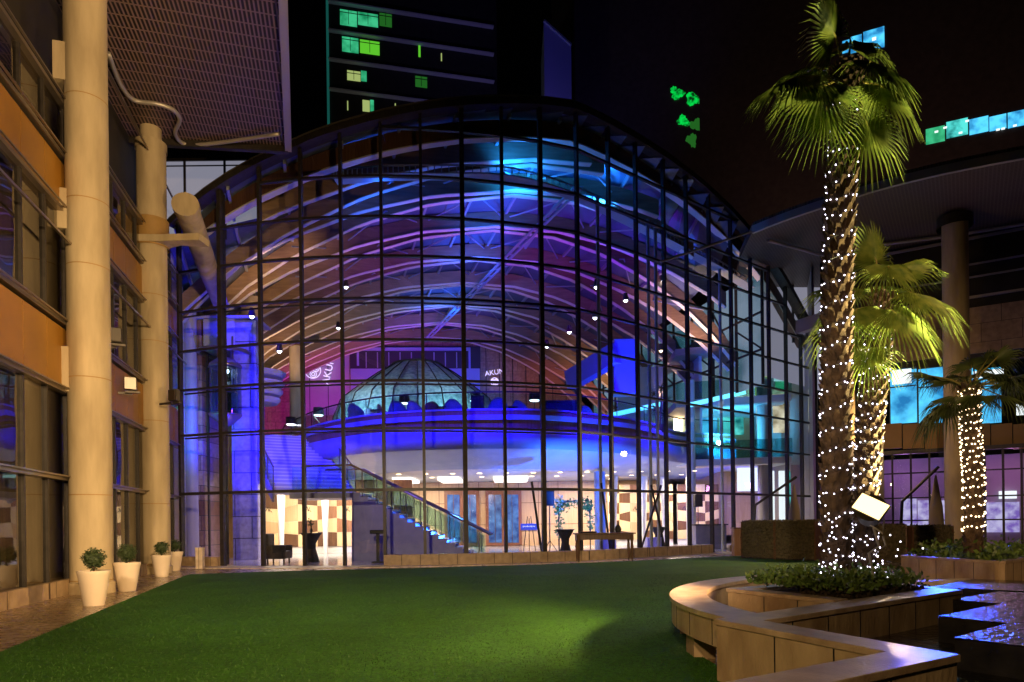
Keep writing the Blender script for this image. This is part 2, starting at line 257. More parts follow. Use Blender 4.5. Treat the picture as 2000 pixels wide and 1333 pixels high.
# ------------------------------------------------------------------ mesh helpers
WL = {}
def wloc(o): return WL.get(o.name, Vector((0, 0, 0)))
class MB:
    def __init__(s): s.v = []; s.f = []
    def add(s, vs, fs):
        k = len(s.v); s.v += [Vector(v) for v in vs]; s.f += [tuple(i + k for i in f) for f in fs]; return s
    def quad(s, *p): return s.add(p, [tuple(range(len(p)))])
    def box(s, c, d, rz=0, taper=1):
        x, y, z = [q / 2 for q in d]; ca, sa = math.cos(rz), math.sin(rz); vs = []
        for sz in (-1, 1):
            k = 1 if sz < 0 else taper
            for sx, sy in ((-1, -1), (1, -1), (1, 1), (-1, 1)):
                a, b_ = sx * x * k, sy * y * k
                vs.append((c[0] + a * ca - b_ * sa, c[1] + a * sa + b_ * ca, c[2] + sz * z))
        return s.add(vs, [(3, 2, 1, 0), (4, 5, 6, 7), (0, 1, 5, 4), (1, 2, 6, 5), (2, 3, 7, 6), (3, 0, 4, 7)])
    def beam(s, p0, p1, w, h, up=(0, 0, 1)):
        p0, p1 = Vector(p0), Vector(p1); d = (p1 - p0).normalized(); sd = d.cross(Vector(up))
        if sd.length < 1e-4: sd = d.cross(Vector((1, 0, 0)))
        sd.normalize(); u = sd.cross(d).normalized(); vs = []
        for p in (p0, p1):
            for a, b_ in ((-1, -1), (1, -1), (1, 1), (-1, 1)): vs.append(p + sd * a * w / 2 + u * b_ * h / 2)
        return s.add(vs, [(0, 1, 2, 3), (7, 6, 5, 4), (0, 4, 5, 1), (1, 5, 6, 2), (2, 6, 7, 3), (3, 7, 4, 0)])
    def tube(s, pts, r, n=10, cap=True):
        pts = [Vector(p) for p in pts]; rs = r if isinstance(r, (list, tuple)) else [r] * len(pts); k = len(s.v); ref = None
        for i, p in enumerate(pts):
            d = (pts[min(i + 1, len(pts) - 1)] - pts[max(i - 1, 0)]).normalized()
            a = d.orthogonal().normalized() if ref is None else (ref - d * ref.dot(d)).normalized(); ref = a; b_ = d.cross(a)
            for j in range(n):
                t_ = 2 * math.pi * j / n; s.v.append(p + (a * math.cos(t_) + b_ * math.sin(t_)) * rs[i])
        for i in range(len(pts) - 1):
            for j in range(n):
                s.f.append((k + i * n + j, k + i * n + (j + 1) % n, k + (i + 1) * n + (j + 1) % n, k + (i + 1) * n + j))
        if cap: s.f.append(tuple(k + j for j in reversed(range(n)))); s.f.append(tuple(k + (len(pts) - 1) * n + j for j in range(n)))
        return s
    def lathe(s, prof, c=(0, 0, 0), n=24, sx=1, sy=1, a0=0, a1=2 * math.pi):
        k = len(s.v); full = abs(a1 - a0 - 2 * math.pi) < 1e-6; m_ = n if full else n + 1
        for r, z in prof:
            for j in range(m_):
                t_ = a0 + (a1 - a0) * j / n; s.v.append(Vector((c[0] + r * sx * math.cos(t_), c[1] + r * sy * math.sin(t_), c[2] + z)))
        for i in range(len(prof) - 1):
            for j in range(n):
                j2 = (j + 1) % m_; s.f.append((k + i * m_ + j, k + i * m_ + j2, k + (i + 1) * m_ + j2, k + (i + 1) * m_ + j))
        return s
    def prism(s, poly, z0, z1):
        n = len(poly); ar = sum(poly[i][0] * poly[(i + 1) % n][1] - poly[(i + 1) % n][0] * poly[i][1] for i in range(n))
        if ar < 0: poly = poly[::-1]
        vs = [(x, y, z0) for x, y in poly] + [(x, y, z1) for x, y in poly]
        return s.add(vs, [tuple(reversed(range(n))), tuple(range(n, 2 * n))] + [(i, (i + 1) % n, n + (i + 1) % n, n + i) for i in range(n)])
    def blob(s, c, r, n=8, sz=1, jit=0):
        pr = [(r * math.sin(math.pi * i / n) if 0 < i < n else .0005, -r * sz * math.cos(math.pi * i / n)) for i in range(n + 1)]
        k = len(s.v); s.lathe(pr, c, n + 4)
        if jit:
            for i in range(k, len(s.v)): s.v[i] += Vector([random.uniform(-jit, jit) for _ in range(3)])
        return s
    def leaves(s, pts, size, n_up=.3):
        for p in pts:
            d = Vector((random.gauss(0, 1), random.gauss(0, 1), random.gauss(n_up, .7))).normalized(); e_ = d.orthogonal()
            e_ = (Matrix.Rotation(random.uniform(0, 6.3), 3, d) @ e_).normalized(); q = size * random.uniform(.6, 1.3); p = Vector(p)
            s.add([p, p + d * q * .5 + e_ * q * .28, p + d * q, p + d * q * .5 - e_ * q * .28], [(0, 1, 2, 3)])
        return s
    def build(s, name, mt, parent=None, smooth=False, bevel=0):
        me = bpy.data.meshes.new(name); off = wloc(parent) if parent else Vector((0, 0, 0))
        me.from_pydata([v - off for v in s.v], [], s.f); me.materials.append(M[mt] if isinstance(mt, str) else mt)
        bm = bmesh.new(); bm.from_mesh(me); bmesh.ops.recalc_face_normals(bm, faces=bm.faces[:]); bm.to_mesh(me); bm.free()
        if smooth:
            for p in me.polygons: p.use_smooth = True
            if smooth == 'auto': me.set_sharp_from_angle(angle=R(40))
        o = bpy.data.objects.new(name, me); C.objects.link(o)
        if parent: o.parent = parent; WL[o.name] = off
        else: WL[o.name] = Vector((0, 0, 0))
        if bevel:
            bv = o.modifiers.new('bevel', 'BEVEL'); bv.width = bevel; bv.segments = 2; bv.limit_method = 'ANGLE'
        return o
def tag(o, label=None, cat=None, group=None, kind=None):
    for k, v in (('label', label), ('category', cat), ('group', group), ('kind', kind)):
        if v: o[k] = v
    return o
def thing(name, loc, label, cat, group=None):
    o = bpy.data.objects.new(name, None); C.objects.link(o); o.location = loc; o.empty_display_size = .1
    WL[o.name] = Vector(loc); return tag(o, label, cat, group)
def dup(root, loc, rz=0, label=None, scale=None):
    def rec(o, parent):
        c = o.copy(); C.objects.link(c)
        if parent: c.parent = parent
        for ch in o.children: rec(ch, c)
        return c
    r = rec(root, None); r.location = loc; r.rotation_euler = (0, 0, rz); WL[r.name] = Vector(loc)
    if scale: r.scale = (scale,) * 3
    if label: r['label'] = label
    return r
def at(px, py, Y):
    dx, dy = px - HX, HY - py; u = dx + dy * ROLL; v = dy - dx * ROLL
    return Vector((u * Y / F, Y, CAMZ + v * Y / F))
def smooth_path(P, k=4):
    out = []
    for i in range(len(P) - 1):
        p0 = P[max(i - 1, 0)]; p1 = P[i]; p2 = P[i + 1]; p3 = P[min(i + 2, len(P) - 1)]
        for j in range(k):
            t_ = j / k
            out.append(tuple(.5 * (2 * b_ + (c - a) * t_ + (2 * a - 5 * b_ + 4 * c - d) * t_ ** 2 + (3 * b_ - a - 3 * c + d) * t_ ** 3) for a, b_, c, d in zip(p0, p1, p2, p3)))
    return out + [P[-1]]
def lerp(tab, x):
    if x <= tab[0][0]: return tab[0][1]
    for (a, b_), (c, d) in zip(tab, tab[1:]):
        if x <= c: return b_ + (d - b_) * (x - a) / (c - a)
    return tab[-1][1]
def on_wall(px, py, P0, P1):
    dx, dy = px - HX, HY - py; u = (dx + dy * ROLL) / F; v = (dy - dx * ROLL) / F
    ex, ey = P1[0] - P0[0], P1[1] - P0[1]; ln = math.hypot(ex, ey); ex /= ln; ey /= ln
    s_ = (u * P0[1] - P0[0]) / (ex - u * ey); Y = P0[1] + s_ * ey
    return s_, CAMZ + v * Y
def wallrect(mb, P0, P1, s0, s1, z0, z1, off=0, th=.05):
    """a board on the wall line P0-P1, between s0..s1 and z0..z1; off moves it towards the camera side"""
    ex, ey = P1[0] - P0[0], P1[1] - P0[1]; ln = math.hypot(ex, ey); ex /= ln; ey /= ln; nx, ny = ey, -ex
    if nx * P0[0] + ny * P0[1] > 0: nx, ny = -nx, -ny
    a = [(P0[0] + ex * s_ + nx * o_, P0[1] + ey * s_ + ny * o_) for s_, o_ in ((s0, off), (s1, off), (s1, off + th), (s0, off + th))]
    mb.prism(a, z0, z1); return mb
def wpx(mb, P0, P1, x0, y0, x1, y1, off=0, th=.05):
    s0, z1 = on_wall(x0, y0, P0, P1); s1, _ = on_wall(x1, y0, P0, P1); _, z0 = on_wall(x0, y1, P0, P1)
    return wallrect(mb, P0, P1, s0, s1, z0, z1, off, th)

# ------------------------------------------------------------------ ground
g = MB().quad((-80, -30, -.03), (110, -30, -.03), (110, 160, -.03), (-80, 160, -.03)).build('ground', 'mud'); tag(g, kind='structure')
def in_poly(x, y, P):
    c = False
    for (a, b_), (d, e_) in zip(P, P[1:] + P[:1]):
        if (b_ > y) != (e_ > y) and x < (d - a) * (y - b_) / (e_ - b_) + a: c = not c
    return c
def FY(X): return 22.6 + .027 * (X + 4.8) ** 2 if X <= 2.4 else 24.0 + (X - 2.4) * 10 / 13
g = MB().prism([(-14, -8), (12, -8), (24, 6), (28, 22), (17, 33)] + [(x, FY(x) - .1) for x in (15, 12, 9, 6, 2.4, 0, -3, -6, -9, -12.2)] + [(-12.6, 24)], -.1, 0).build('pavement', 'paving'); tag(g, kind='structure')
turf_poly = [(-2.4, -3), (-5.75, 7.4), (-9.25, 18.7), (-9.4, 19.4), (-6.8, 20.4), (-3, 21.0), (1, 22.0), (4.6, 23.6), (8.2, 25.8), (9.4, 25.6), (10.2, 22), (8, 16), (7, 12), (4.2, 10.6), (2.3, 8.9), (1.9, 7.0), (2.0, 5.6), (2.6, 4.5), (1.0, 3.0), (.2, -3)]
g = MB().prism(turf_poly, .002, .018).build('lawn', 'turf'); tag(g, kind='structure')
mb = MB(); cnt = 0
while cnt < 70000:
    y = 4.4 + 13 * random.random() ** 1.9; x = random.uniform(-7.5, 5)
    if not in_poly(x, y, turf_poly): continue
    cnt += 1; a = random.uniform(0, 6.3); h = random.uniform(.01, .024); k = len(mb.v); c_, s_ = math.cos(a) * .005, math.sin(a) * .005
    mb.v += [Vector((x - c_, y - s_, .017)), Vector((x + c_, y + s_, .017)), Vector((x + random.gauss(0, .01), y + random.gauss(0, .01), .018 + h))]; mb.f.append((k, k + 1, k + 2))
tag(mb.build('turf_pile', 'turf_blade'), 'short green synthetic grass pile of the near lawn', 'grass', kind='stuff')
g = MB().prism([(x, FY(x) + .1) for x in (-12.4, -9, -6, -3, 0, 2.4, 6, 9, 12, 15.2)] + [(15.2, 56), (-22, 56), (-21, 50)], -.02, .02).build('lobby_floor', 'lobby_floor'); tag(g, kind='structure')
# pale stone strip along the glass
kp = [(x, FY(x) - .12) for x in (-12, -9, -6, -3, 0, 2.4, 5, 8, 9.6)]
g = MB().prism(kp + [(x + .3, y - .75 - .04 * abs(x)) for x, y in kp[::-1]], .0, .022).build('kerb_path', 'kerb_stone'); tag(g, kind='structure')

# ------------------------------------------------------------------ glass atrium
AT = thing('glass_atrium', (0, 24, 0), 'glass fronted atrium hall with arched timber ribs lit blue and purple', 'atrium')
ROOF = [(-14, 11.2), (-12.06, 12.35), (-10.86, 13.05), (-9.9, 13.5), (-8.98, 13.86), (-7.9, 14.23), (-6.84, 14.6), (-5.44, 14.98), (-4.4, 15.25), (-3.16, 15.52), (-1.9, 15.77), (0, 16.06), (1.15, 16.2), (2.64, 16.33), (4.08, 16.36), (5.5, 16.3), (7.12, 16.16), (8.6, 15.94), (10.05, 15.62), (11.74, 15.1), (13.3, 14.45), (14.67, 13.75), (15.81, 12.95), (17.2, 11.8), (18.47, 10.7), (20, 9)]
RIB = [(-14, 8.6), (-13, 9.8), (-11.5, 11.4), (-10, 12.7), (-8, 13.9), (-5, 15.2), (-2, 16.0), (1.5, 16.35), (4.5, 16.1), (7, 15.4), (9.5, 14.2), (11.5, 12.9), (13, 11.6), (14.5, 10.0), (16, 8.4)]
def roofz(X, Y): return lerp(ROOF, X + .28 * (Y - 24))
pxA = [352, 432, 510, 591, 669, 748, 826, 906, 984, 1059, 1130]
pxB = [1190, 1243, 1297, 1341, 1385, 1427, 1465, 1500, 1533, 1562, 1590]
def solveX(px, py):
    X = (px - 1000) * .0178
    u = (px - HX + (HY - py) * ROLL) / F
    for _ in range(60): X = .5 * X + .5 * u * FY(X)
    return X
MX = [solveX(p, 700) for p in pxA] + [solveX(p, 550) for p in pxB]
ROWS = [2.58, 4.67, 6.29, 7.68, 9.09, 10.52, 11.86, 13.23, 14.87]
for i, X in enumerate(MX):
    Y = FY(X); zt = roofz(X, Y); wd = .15 if i in (7, 9, 1) else .1
    a = math.atan2(FY(X + .1) - FY(X - .1), .2)
    mb = MB().box((X, Y, zt / 2), (wd, .16, zt), a)
    if i in (1, 7, 9): mb.box((X + .02, Y + .3, zt / 2), (.05, .1, zt - .1), a)
    mb.build('mullion', 'dark_metal', AT)
# stone plinth under the glass
def strip_poly(xs, off0, off1):
    return [(x, FY(x) + off0) for x in xs] + [(x, FY(x) + off1) for x in reversed(xs)]
MB().prism(strip_poly([MX[5], -3, -1, 1, 2.4, 5, 8.6], -.28, .12), 0, .38).build('plinth', 'plinth_stone', AT)
MB().prism(strip_poly([-12.3, -11.4, MX[1] - .1], -.28, .12), 0, .34).build('plinth', 'plinth_stone', AT)
MB().prism(strip_poly([9.6, 12, 15.3], -.2, .12), 0, .3).build('plinth', 'plinth_stone', AT)
for i in range(len(MX) - 1):
    x0, x1 = MX[i], MX[i + 1]; y0, y1 = FY(x0), FY(x1); z0, z1 = roofz(x0, y0), roofz(x1, y1)
    b0 = .36 if (i < 1 or i >= 5) else .02
    g_ = MB().quad((x0, y0, b0), (x1, y1, b0), (x1, y1, z1 - .05), (x0, y0, z0 - .05)).build('glass_bay', 'clear_glass', AT)
    ex, ey = (x1 - x0), (y1 - y0); L_ = math.hypot(ex, ey)
    for k, z in enumerate(ROWS):
        if z > min(z0, z1) - .25: continue
        mb = MB().beam((x0, y0 - .02, z), (x1, y1 - .02, z), .12, .075 if k else .1)
        if k in (1, 2, 4) and i < 10: mb.beam((x0, y0 + .3, z - .06), (x1, y1 + .3, z - .06), .05, .05)
        mb.build('transom', 'dark_metal', g_)
# curved head beam along the roofline
pts = []
X = MX[0] - .3
while X < MX[-1] + .2:
    Y = FY(X); pts.append(Vector((X, Y, roofz(X, Y)))); X += .5
mb = MB()
for a, b_ in zip(pts, pts[1:]): mb.beam(a, b_, .45, .22)
mb.build('head_beam', 'dark_metal', AT)
mb = MB(); 
for a, b_ in zip(pts, pts[1:]): mb.beam(a + Vector((0, -.2, .16)), b_ + Vector((0, -.2, .16)), .06, .05)
mb.build('gutter', 'bumpy_steel', AT)
# edge beam: glulam arch following the glass, with pale lower flange
mb = MB(); m2 = MB(); X = MX[0] + .1; pr = None
while X < MX[-1] - .4:
    Y = FY(X) + .75; p = Vector((X, Y, roofz(X, Y) - .5))
    if pr is not None: mb.beam(pr, p, .26, .6); m2.beam(pr - Vector((0, .02, .33)), p - Vector((0, .02, .33)), .3, .05)
    pr = p; X += .5
eb = mb.build('edge_beam', 'wood_dark', AT); m2.build('flange', 'flange', eb)
# rib arches : twin glulam beams with a pale lower flange
RY = [26.0, 28.4, 31.8, 35.4, 39.1, 42.9, 46.7, 50.3]
def ribpt(u, Yc, dz=0, dy=0):
    Y = Yc + .06 * (u - 1.5) + dy; X = u - .28 * (Y - 24); return Vector((X, Y, lerp(RIB, u) + dz))
RU = [-13, -12, -11, -10] + [x * .75 for x in range(-12, 13)] + [9.8, 10.6, 11.4, 12.2, 13, 13.8, 14.6]
for ri, Yc in enumerate(RY):
    for tw in (-1, 1):
        def dyf(u): return tw * (.2 + 1.25 * (abs(u - 1.5) / 13) ** 1.6)
        us = [u for u in RU if ribpt(u, Yc, 0, dyf(u)).y > FY(ribpt(u, Yc, 0, dyf(u)).x) + 1.0]
        if len(us) < 3: continue
        m1 = MB(); m2 = MB()
        def sweep(mb_, w_, d0, d1):
            k = len(mb_.v)
            for u in us:
                for dy, dz in ((-w_ / 2, d0), (w_ / 2, d0), (w_ / 2, d1), (-w_ / 2, d1)): mb_.v.append(ribpt(u, Yc, dz, dy + dyf(u)))
            n = len(us)
            for i in range(n - 1):
                for j in range(4):
                    mb_.f.append((k + 4 * i + j, k + 4 * i + (j + 1) % 4, k + 4 * i + 4 + (j + 1) % 4, k + 4 * i + 4 + j))
            mb_.f += [(k, k + 1, k + 2, k + 3), (k + 4 * n - 4, k + 4 * n - 1, k + 4 * n - 2, k + 4 * n - 3)]
        sweep(m1, .2, -.86, -.18); rb = m1.build('rib', 'glulam', AT)
        sweep(m2, .25, -.9, -.862); m2.build('flange', 'flange', rb)
# roof shell in panels, with purlins
us = [x * 1.0 for x in range(-13, 17)]
mb = MB(); pm = MB()
def rp(u, Y, dz):
    X = u - .28 * (Y - 24); f = min(1, max(0, (Y - FY(X)) / 3.0)); return Vector((X, Y, lerp(ROOF, u) * (1 - f) + lerp(RIB, u) * f + dz))
for a, b_ in zip(us, us[1:]):
    Ys = [22, 25.3, 28.4, 31.8, 35.4, 39.1, 42.9, 46.7, 50.3, 53]
    um = (a + b_) / 2
    # start where the facade is
    Y0 = 23
    while Y0 < 45 and Y0 < FY(um - .28 * (Y0 - 24)) + .15: Y0 += .1
    yy = [Y0] + [y for y in Ys if y > Y0 + .3]
    if um > 12.4: continue
    for p, q in zip(yy, yy[1:]):
        mb.quad(rp(a, p, -.08), rp(b_, p, -.08), rp(b_, q, -.08), rp(a, q, -.08))
    if um > 12.4: continue
    if int(um - .5) % 2 == 0:
        for p, q in zip(yy, yy[1:]): pm.beam(rp(a, p, -.2), rp(a, q, -.2), .1, .16)
sm = bpy.data.objects
shell = mb.build('roof', 'roof_metal', AT); sol = shell.modifiers.new('s', 'SOLIDIFY'); sol.thickness = .06; sol.offset = 1
pm.build('purlin_frame', 'steel', AT)
# glazed side wall between the right rib feet, lit teal from the rooms behind
def gwp(t_, z): return Vector((12.2 + (6.5 - 12.2) * t_, 31.9 + (52 - 31.9) * t_, z))
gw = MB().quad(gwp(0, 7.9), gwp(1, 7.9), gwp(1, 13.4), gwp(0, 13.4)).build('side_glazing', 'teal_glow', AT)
mb = MB()
for i in range(11):
    mb.beam(gwp(i / 10, 7.9) - Vector((.1, .03, 0)), gwp(i / 10, 13.4) - Vector((.1, .03, 0)), .12, .12)
    if i < 10: mb.beam(gwp(i / 10, 9.6) - Vector((.12, .03, 0)), gwp((i + 1) / 10, 12.6 if i % 2 else 11.0) - Vector((.12, .03, 0)), .07, .07)
for z in (9.6, 11.4): mb.beam(gwp(0, z) - Vector((.1, .03, 0)), gwp(1, z) - Vector((.1, .03, 0)), .09, .09)
mb.build('side_frame', 'dark_metal', gw)
# rows of bracing rods between the ribs
for ri in range(len(RY) - 1):
    mb = MB()
    for u in range(-8, 12, 4):
        p, q = ribpt(u, RY[ri] + .3, -.7), ribpt(u + 2, RY[ri + 1], -.35)
        r_ = ribpt(u + 4, RY[ri] + .3, -.7)
        if p.y > FY(p.x) + .4 and q.y > FY(q.x) + .4: mb.tube([p, q], .035, 6)
        if r_.y > FY(r_.x) + .4 and q.y > FY(q.x) + .4: mb.tube([r_, q], .035, 6)
    if mb.v: mb.build('brace_frame', 'steel', AT)
# long cable tray climbing along the vault
mb = MB(); 
A_, B_ = ribpt(3.4, 26.5, -1.4), ribpt(.5, 48, -1.6)
mb.beam(A_, B_, .1, .08); mb.beam(A_ + Vector((.3, 0, 0)), B_ + Vector((.3, 0, 0)), .1, .08)
for i in range(24):
    p = A_.lerp(B_, i / 23); mb.beam(p, p + Vector((.3, 0, 0)), .06, .05)
mb.build('cable_tray', 'steel', AT)
# maintenance catwalk hanging behind the glass
cw = []
for (px, py) in ((655, 354), (740, 347), (850, 345), (1000, 350), (1130, 388), (1250, 445), (1330, 487), (1400, 524), (1500, 585)):
    X = (px - 1000) / F * 25
    for _ in range(40): X = .5 * X + .5 * (px - HX + (HY - py) * ROLL) / F * (FY(X) + 1.5)
    cw.append(tuple(at(px, py, FY(X) + 1.5)))
cw = [Vector(p) for p in smooth_path(cw, 10)]
mb = MB()
for pr, p in zip(cw, cw[1:]):
    mb.beam(pr, p, .5, .05); mb.beam(pr + Vector((0, -.2, .3)), p + Vector((0, -.2, .3)), .05, .05)
    for k in range(1): mb.beam(pr + Vector((0, -.2, 0)), pr + Vector((0, -.2, .3)), .04, .04)
tag(mb.build('catwalk', 'steel', AT), 'slatted maintenance catwalk under the arches')

# walls of the hall
BW0, BW1 = (-20.5, 52.5), (12, 54)
mb = MB(); n = 20
for i in range(n):
    Xa = BW0[0] + (BW1[0] - BW0[0]) * i / n; Xb = BW0[0] + (BW1[0] - BW0[0]) * (i + 1) / n; Ya = BW0[1] + 1.5 * i / n; Yb = BW0[1] + 1.5 * (i + 1) / n
    mb.quad((Xa, Ya, 0), (Xb, Yb, 0), (Xb, Yb, lerp(RIB, Xb + .28 * (Yb - 24)) - .1), (Xa, Ya, lerp(RIB, Xa + .28 * (Ya - 24)) - .1))
end = mb.build('end_wall', 'tan_panel', AT)
mb = MB(); wpx(mb, BW0, BW1, 592, 665, 682, 812, .05, .06); mb.build('wall_panel', 'back_magenta', AT)
for x0 in (604, 640): mb = MB(); wpx(mb, BW0, BW1, x0, 668, x0 + 1.2, 812, .112, .01); mb.build('panel_joint', 'black', AT)

fr = wpx(MB(), BW0, BW1, 684, 678, 938, 722, .06, .12).build('window', 'deep_wall', AT)
mb = MB(); wpx(mb, BW0, BW1, 698, 681, 918, 687, .2, .1); wpx(mb, BW0, BW1, 698, 681, 702, 716, .2, .1); wpx(mb, BW0, BW1, 915, 681, 919, 722, .2, .1); mb.build('frame', 'mezz_band', fr)
mb = MB()
for i in range(9): wpx(mb, BW0, BW1, 715 + 22 * i, 690, 717 + 22 * i, 720, .2, .05)
mb.build('mullion', 'steel', fr)
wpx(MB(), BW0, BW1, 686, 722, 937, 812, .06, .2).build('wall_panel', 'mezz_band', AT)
mb = MB()
for i in range(7): wpx(mb, BW0, BW1, 948 + 26 * i, 664 + 8 * i, 949.3 + 26 * i, 806, .05, .012)
mb.build('panel_joint', 'black', AT)
# left and right side walls
mb = MB().quad((-12.5, 24.6, 0), (-21, 53, 0), (-21, 53, 11), (-12.5, 24.6, 11.6)); mb.build('side_wall', 'white_wall', AT)
mb = MB().quad((15.3, 34.2, 0), (13, 54, 0), (13, 54, 11), (15.3, 34.2, 11)); mb.build('side_wall', 'grey_wall', AT)
# emblem and lettering projected on the end wall, the light built as glowing meshes
def text_mesh(s_, size, name, mt, parent, loc, rx, ry, rz, ext=.015):
    cu = bpy.data.curves.new(name, 'FONT'); cu.body = s_; cu.size = size; cu.extrude = ext; cu.align_x = 'CENTER'; cu.align_y = 'CENTER'
    o = bpy.data.objects.new(name + '_tmp', cu); C.objects.link(o); bpy.context.view_layer.update()
    me = bpy.data.meshes.new_from_object(o.evaluated_get(bpy.context.evaluated_depsgraph_get())); bpy.data.objects.remove(o)
    me.materials.clear(); me.materials.append(M[mt]); q = bpy.data.objects.new(name, me); C.objects.link(q)
    q.parent = parent; q.location = Vector(loc) - wloc(parent); q.rotation_euler = (rx, ry, rz); return q
def emblem(px, py, Y, sc_, rot, part):
    p = at(px, py, Y); mb = MB()
    def ring(cx, cz, r, t_):
        n = 28
        for j in range(n):
            a, b_ = 6.2832 * j / n, 6.2832 * (j + 1) / n
            mb.beam((p.x + cx + r * math.cos(a), p.y, p.z + cz + r * math.sin(a)), (p.x + cx + r * math.cos(b_), p.y, p.z + cz + r * math.sin(b_)), .03, t_)
    ring(0, 0, .72 * sc_, .06)
    for k in range(3):
        a = 2.1 * k + .6; ring(.34 * sc_ * math.cos(a), .34 * sc_ * math.sin(a), .3 * sc_, .05)
        ring(.34 * sc_ * math.cos(a), .34 * sc_ * math.sin(a), .15 * sc_, .05)
    e_ = mb.build('emblem', 'projected_white', AT); e_['label'] = part; return p
emblem(611, 724, 52.2, .85, 0, 'round white emblem of projected light on the purple wall')
tq = at(642, 724, 52.15); text_mesh('AKUN', .8, 'lettering', 'projected_white', AT, tq, math.pi / 2, -R(76), 0)
emblem(966, 746, 52.4, .42, 0, 'small white emblem of projected light on the brown wall panel')
tq = at(966, 728, 52.4); text_mesh('AKUN', .55, 'lettering', 'projected_white', AT, tq, math.pi / 2, -R(8), 0)

# mezzanine: curved slab, wood parapet, glass rail
ME = [(-15, 46), (-13.3, 38), (-10.4, 33), (-8.8, 31), (-7.3, 29.6), (-5.6, 28.5), (-3.6, 27.9), (-1.4, 27.7), (1, 27.9), (3.2, 28.9), (5.6, 30.8), (7.6, 33.3), (9.2, 35.6), (12.5, 37)]
MEs = smooth_path(ME)
def inset(P, d):
    out = []
    for i, (x, y) in enumerate(P):
        a, b_ = P[max(i - 1, 0)], P[min(i + 1, len(P) - 1)]; tx, ty = b_[0] - a[0], b_[1] - a[1]; l = math.hypot(tx, ty)
        out.append((x - ty / l * d, y + tx / l * d))
    return out
def ribbon(P0, z0, P1, z1):
    mb = MB(); n = len(P0)
    mb.add([(x, y, z0) for x, y in P0] + [(x, y, z1) for x, y in P1], [(i, i + 1, n + i + 1, n + i) for i in range(n - 1)]); return mb
def slab(P, t_, z0, z1):
    Q = inset(P, t_); mb = MB(); n = len(P)
    for (a, b_, c, d) in zip(P, P[1:], Q, Q[1:]): mb.add([(*a, z0), (*b_, z0), (*d, z0), (*c, z0), (*a, z1), (*b_, z1), (*d, z1), (*c, z1)], [(3, 2, 1, 0), (4, 5, 6, 7), (0, 1, 5, 4), (3, 7, 6, 2)])
    return mb
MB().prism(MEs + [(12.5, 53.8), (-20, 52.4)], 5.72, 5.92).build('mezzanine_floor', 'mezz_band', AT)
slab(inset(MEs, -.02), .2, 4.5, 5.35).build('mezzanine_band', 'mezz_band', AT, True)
slab(inset(MEs, .15), .12, 5.36, 6.12).build('parapet', 'wood_brown', AT)
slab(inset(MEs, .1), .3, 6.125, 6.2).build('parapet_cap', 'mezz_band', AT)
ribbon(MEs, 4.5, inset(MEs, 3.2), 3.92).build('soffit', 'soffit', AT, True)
lob = inset(MEs, 3.2)
ribbon([(x, y) for x, y in lob], 3.92, [(x * .9, 53) for x, y in lob], 3.92).build('lobby_ceiling', 'white_wall', AT)
ribbon(inset(MEs, .25), 6.2, inset(MEs, .25), 6.86).build('rail_glass', 'rail_glass', AT)
mb = MB().tube([(x, y, 6.92) for x, y in inset(MEs, .25)], .035, 8)
for x, y in inset(MEs, .25)[::3]: mb.tube([(x, y, 6.2), (x, y, 6.9)], .02, 6)
mb.build('handrail', 'dark_metal', AT)
# lobby back wall with warm wood, double doors, ceiling recess glow
LW0, LW1 = (-9.2, 40.2), (9.5, 40.6)
wpx(MB(), (-9.2, 40.2), (9.5, 40.6), 700, 925, 1310, 1076, 0, .1)
mb = MB(); wallrect(mb, LW0, LW1, 0, 18.7, 0, 3.9, 0, .1); mb.build('lobby_wall', 'wood_warm', AT)
mb = MB()
for z in (1.3, 2.6): wallrect(mb, LW0, LW1, 0, 18.7, z, z + .03, .1, .015)
for s_ in range(1, 16): wallrect(mb, LW0, LW1, s_ * 1.2, s_ * 1.2 + .03, 0, 3.9, .103, .012)
mb.build('panel_joint', 'wood_dark', AT)
for (a, b_) in ((868, 936), (948, 1018), (752, 800)):
    d0 = wpx(MB(), LW0, LW1, a, 958, b_, 1066, .12, .1).build('door', 'door_wood', AT)
    gm = MB(); mid = (a + b_) / 2
    for q0, q1 in ((a + 6, mid - 4), (mid + 4, b_ - 6)):
        wpx(gm, LW0, LW1, q0, 967, (q0 + q1) / 2 - .5, 1060, .225, .02); wpx(gm, LW0, LW1, (q0 + q1) / 2 + .5, 967, q1, 1060, .225, .02)
    gm.build('pane', 'door_glass', d0)
    hm = MB(); wpx(hm, LW0, LW1, mid - 3, 1012, mid - 1.6, 1028, .23, .05); wpx(hm, LW0, LW1, mid + 1.6, 1012, mid + 3, 1028, .23, .05); hm.build('handle', 'rail_metal', d0)
for (a, b_) in ((775, 812), (965, 1030), (860, 900)):
    p, q = at(a, 935, 37), at(b_, 935, 37)
    MB().box(((p.x + q.x) / 2, 37, 3.82), (q.x - p.x, 3, .16)).build('ceiling_light', 'ceiling_glow', AT)
for k in range(26):
    x = -7 + (k % 13) * 1.35; y = 33.4 + (k // 13) * 2.6
    MB().lathe([(.13, 0), (.001, .001)], (x, y, 3.905), 10).build('downlight', 'spot_warm', AT)

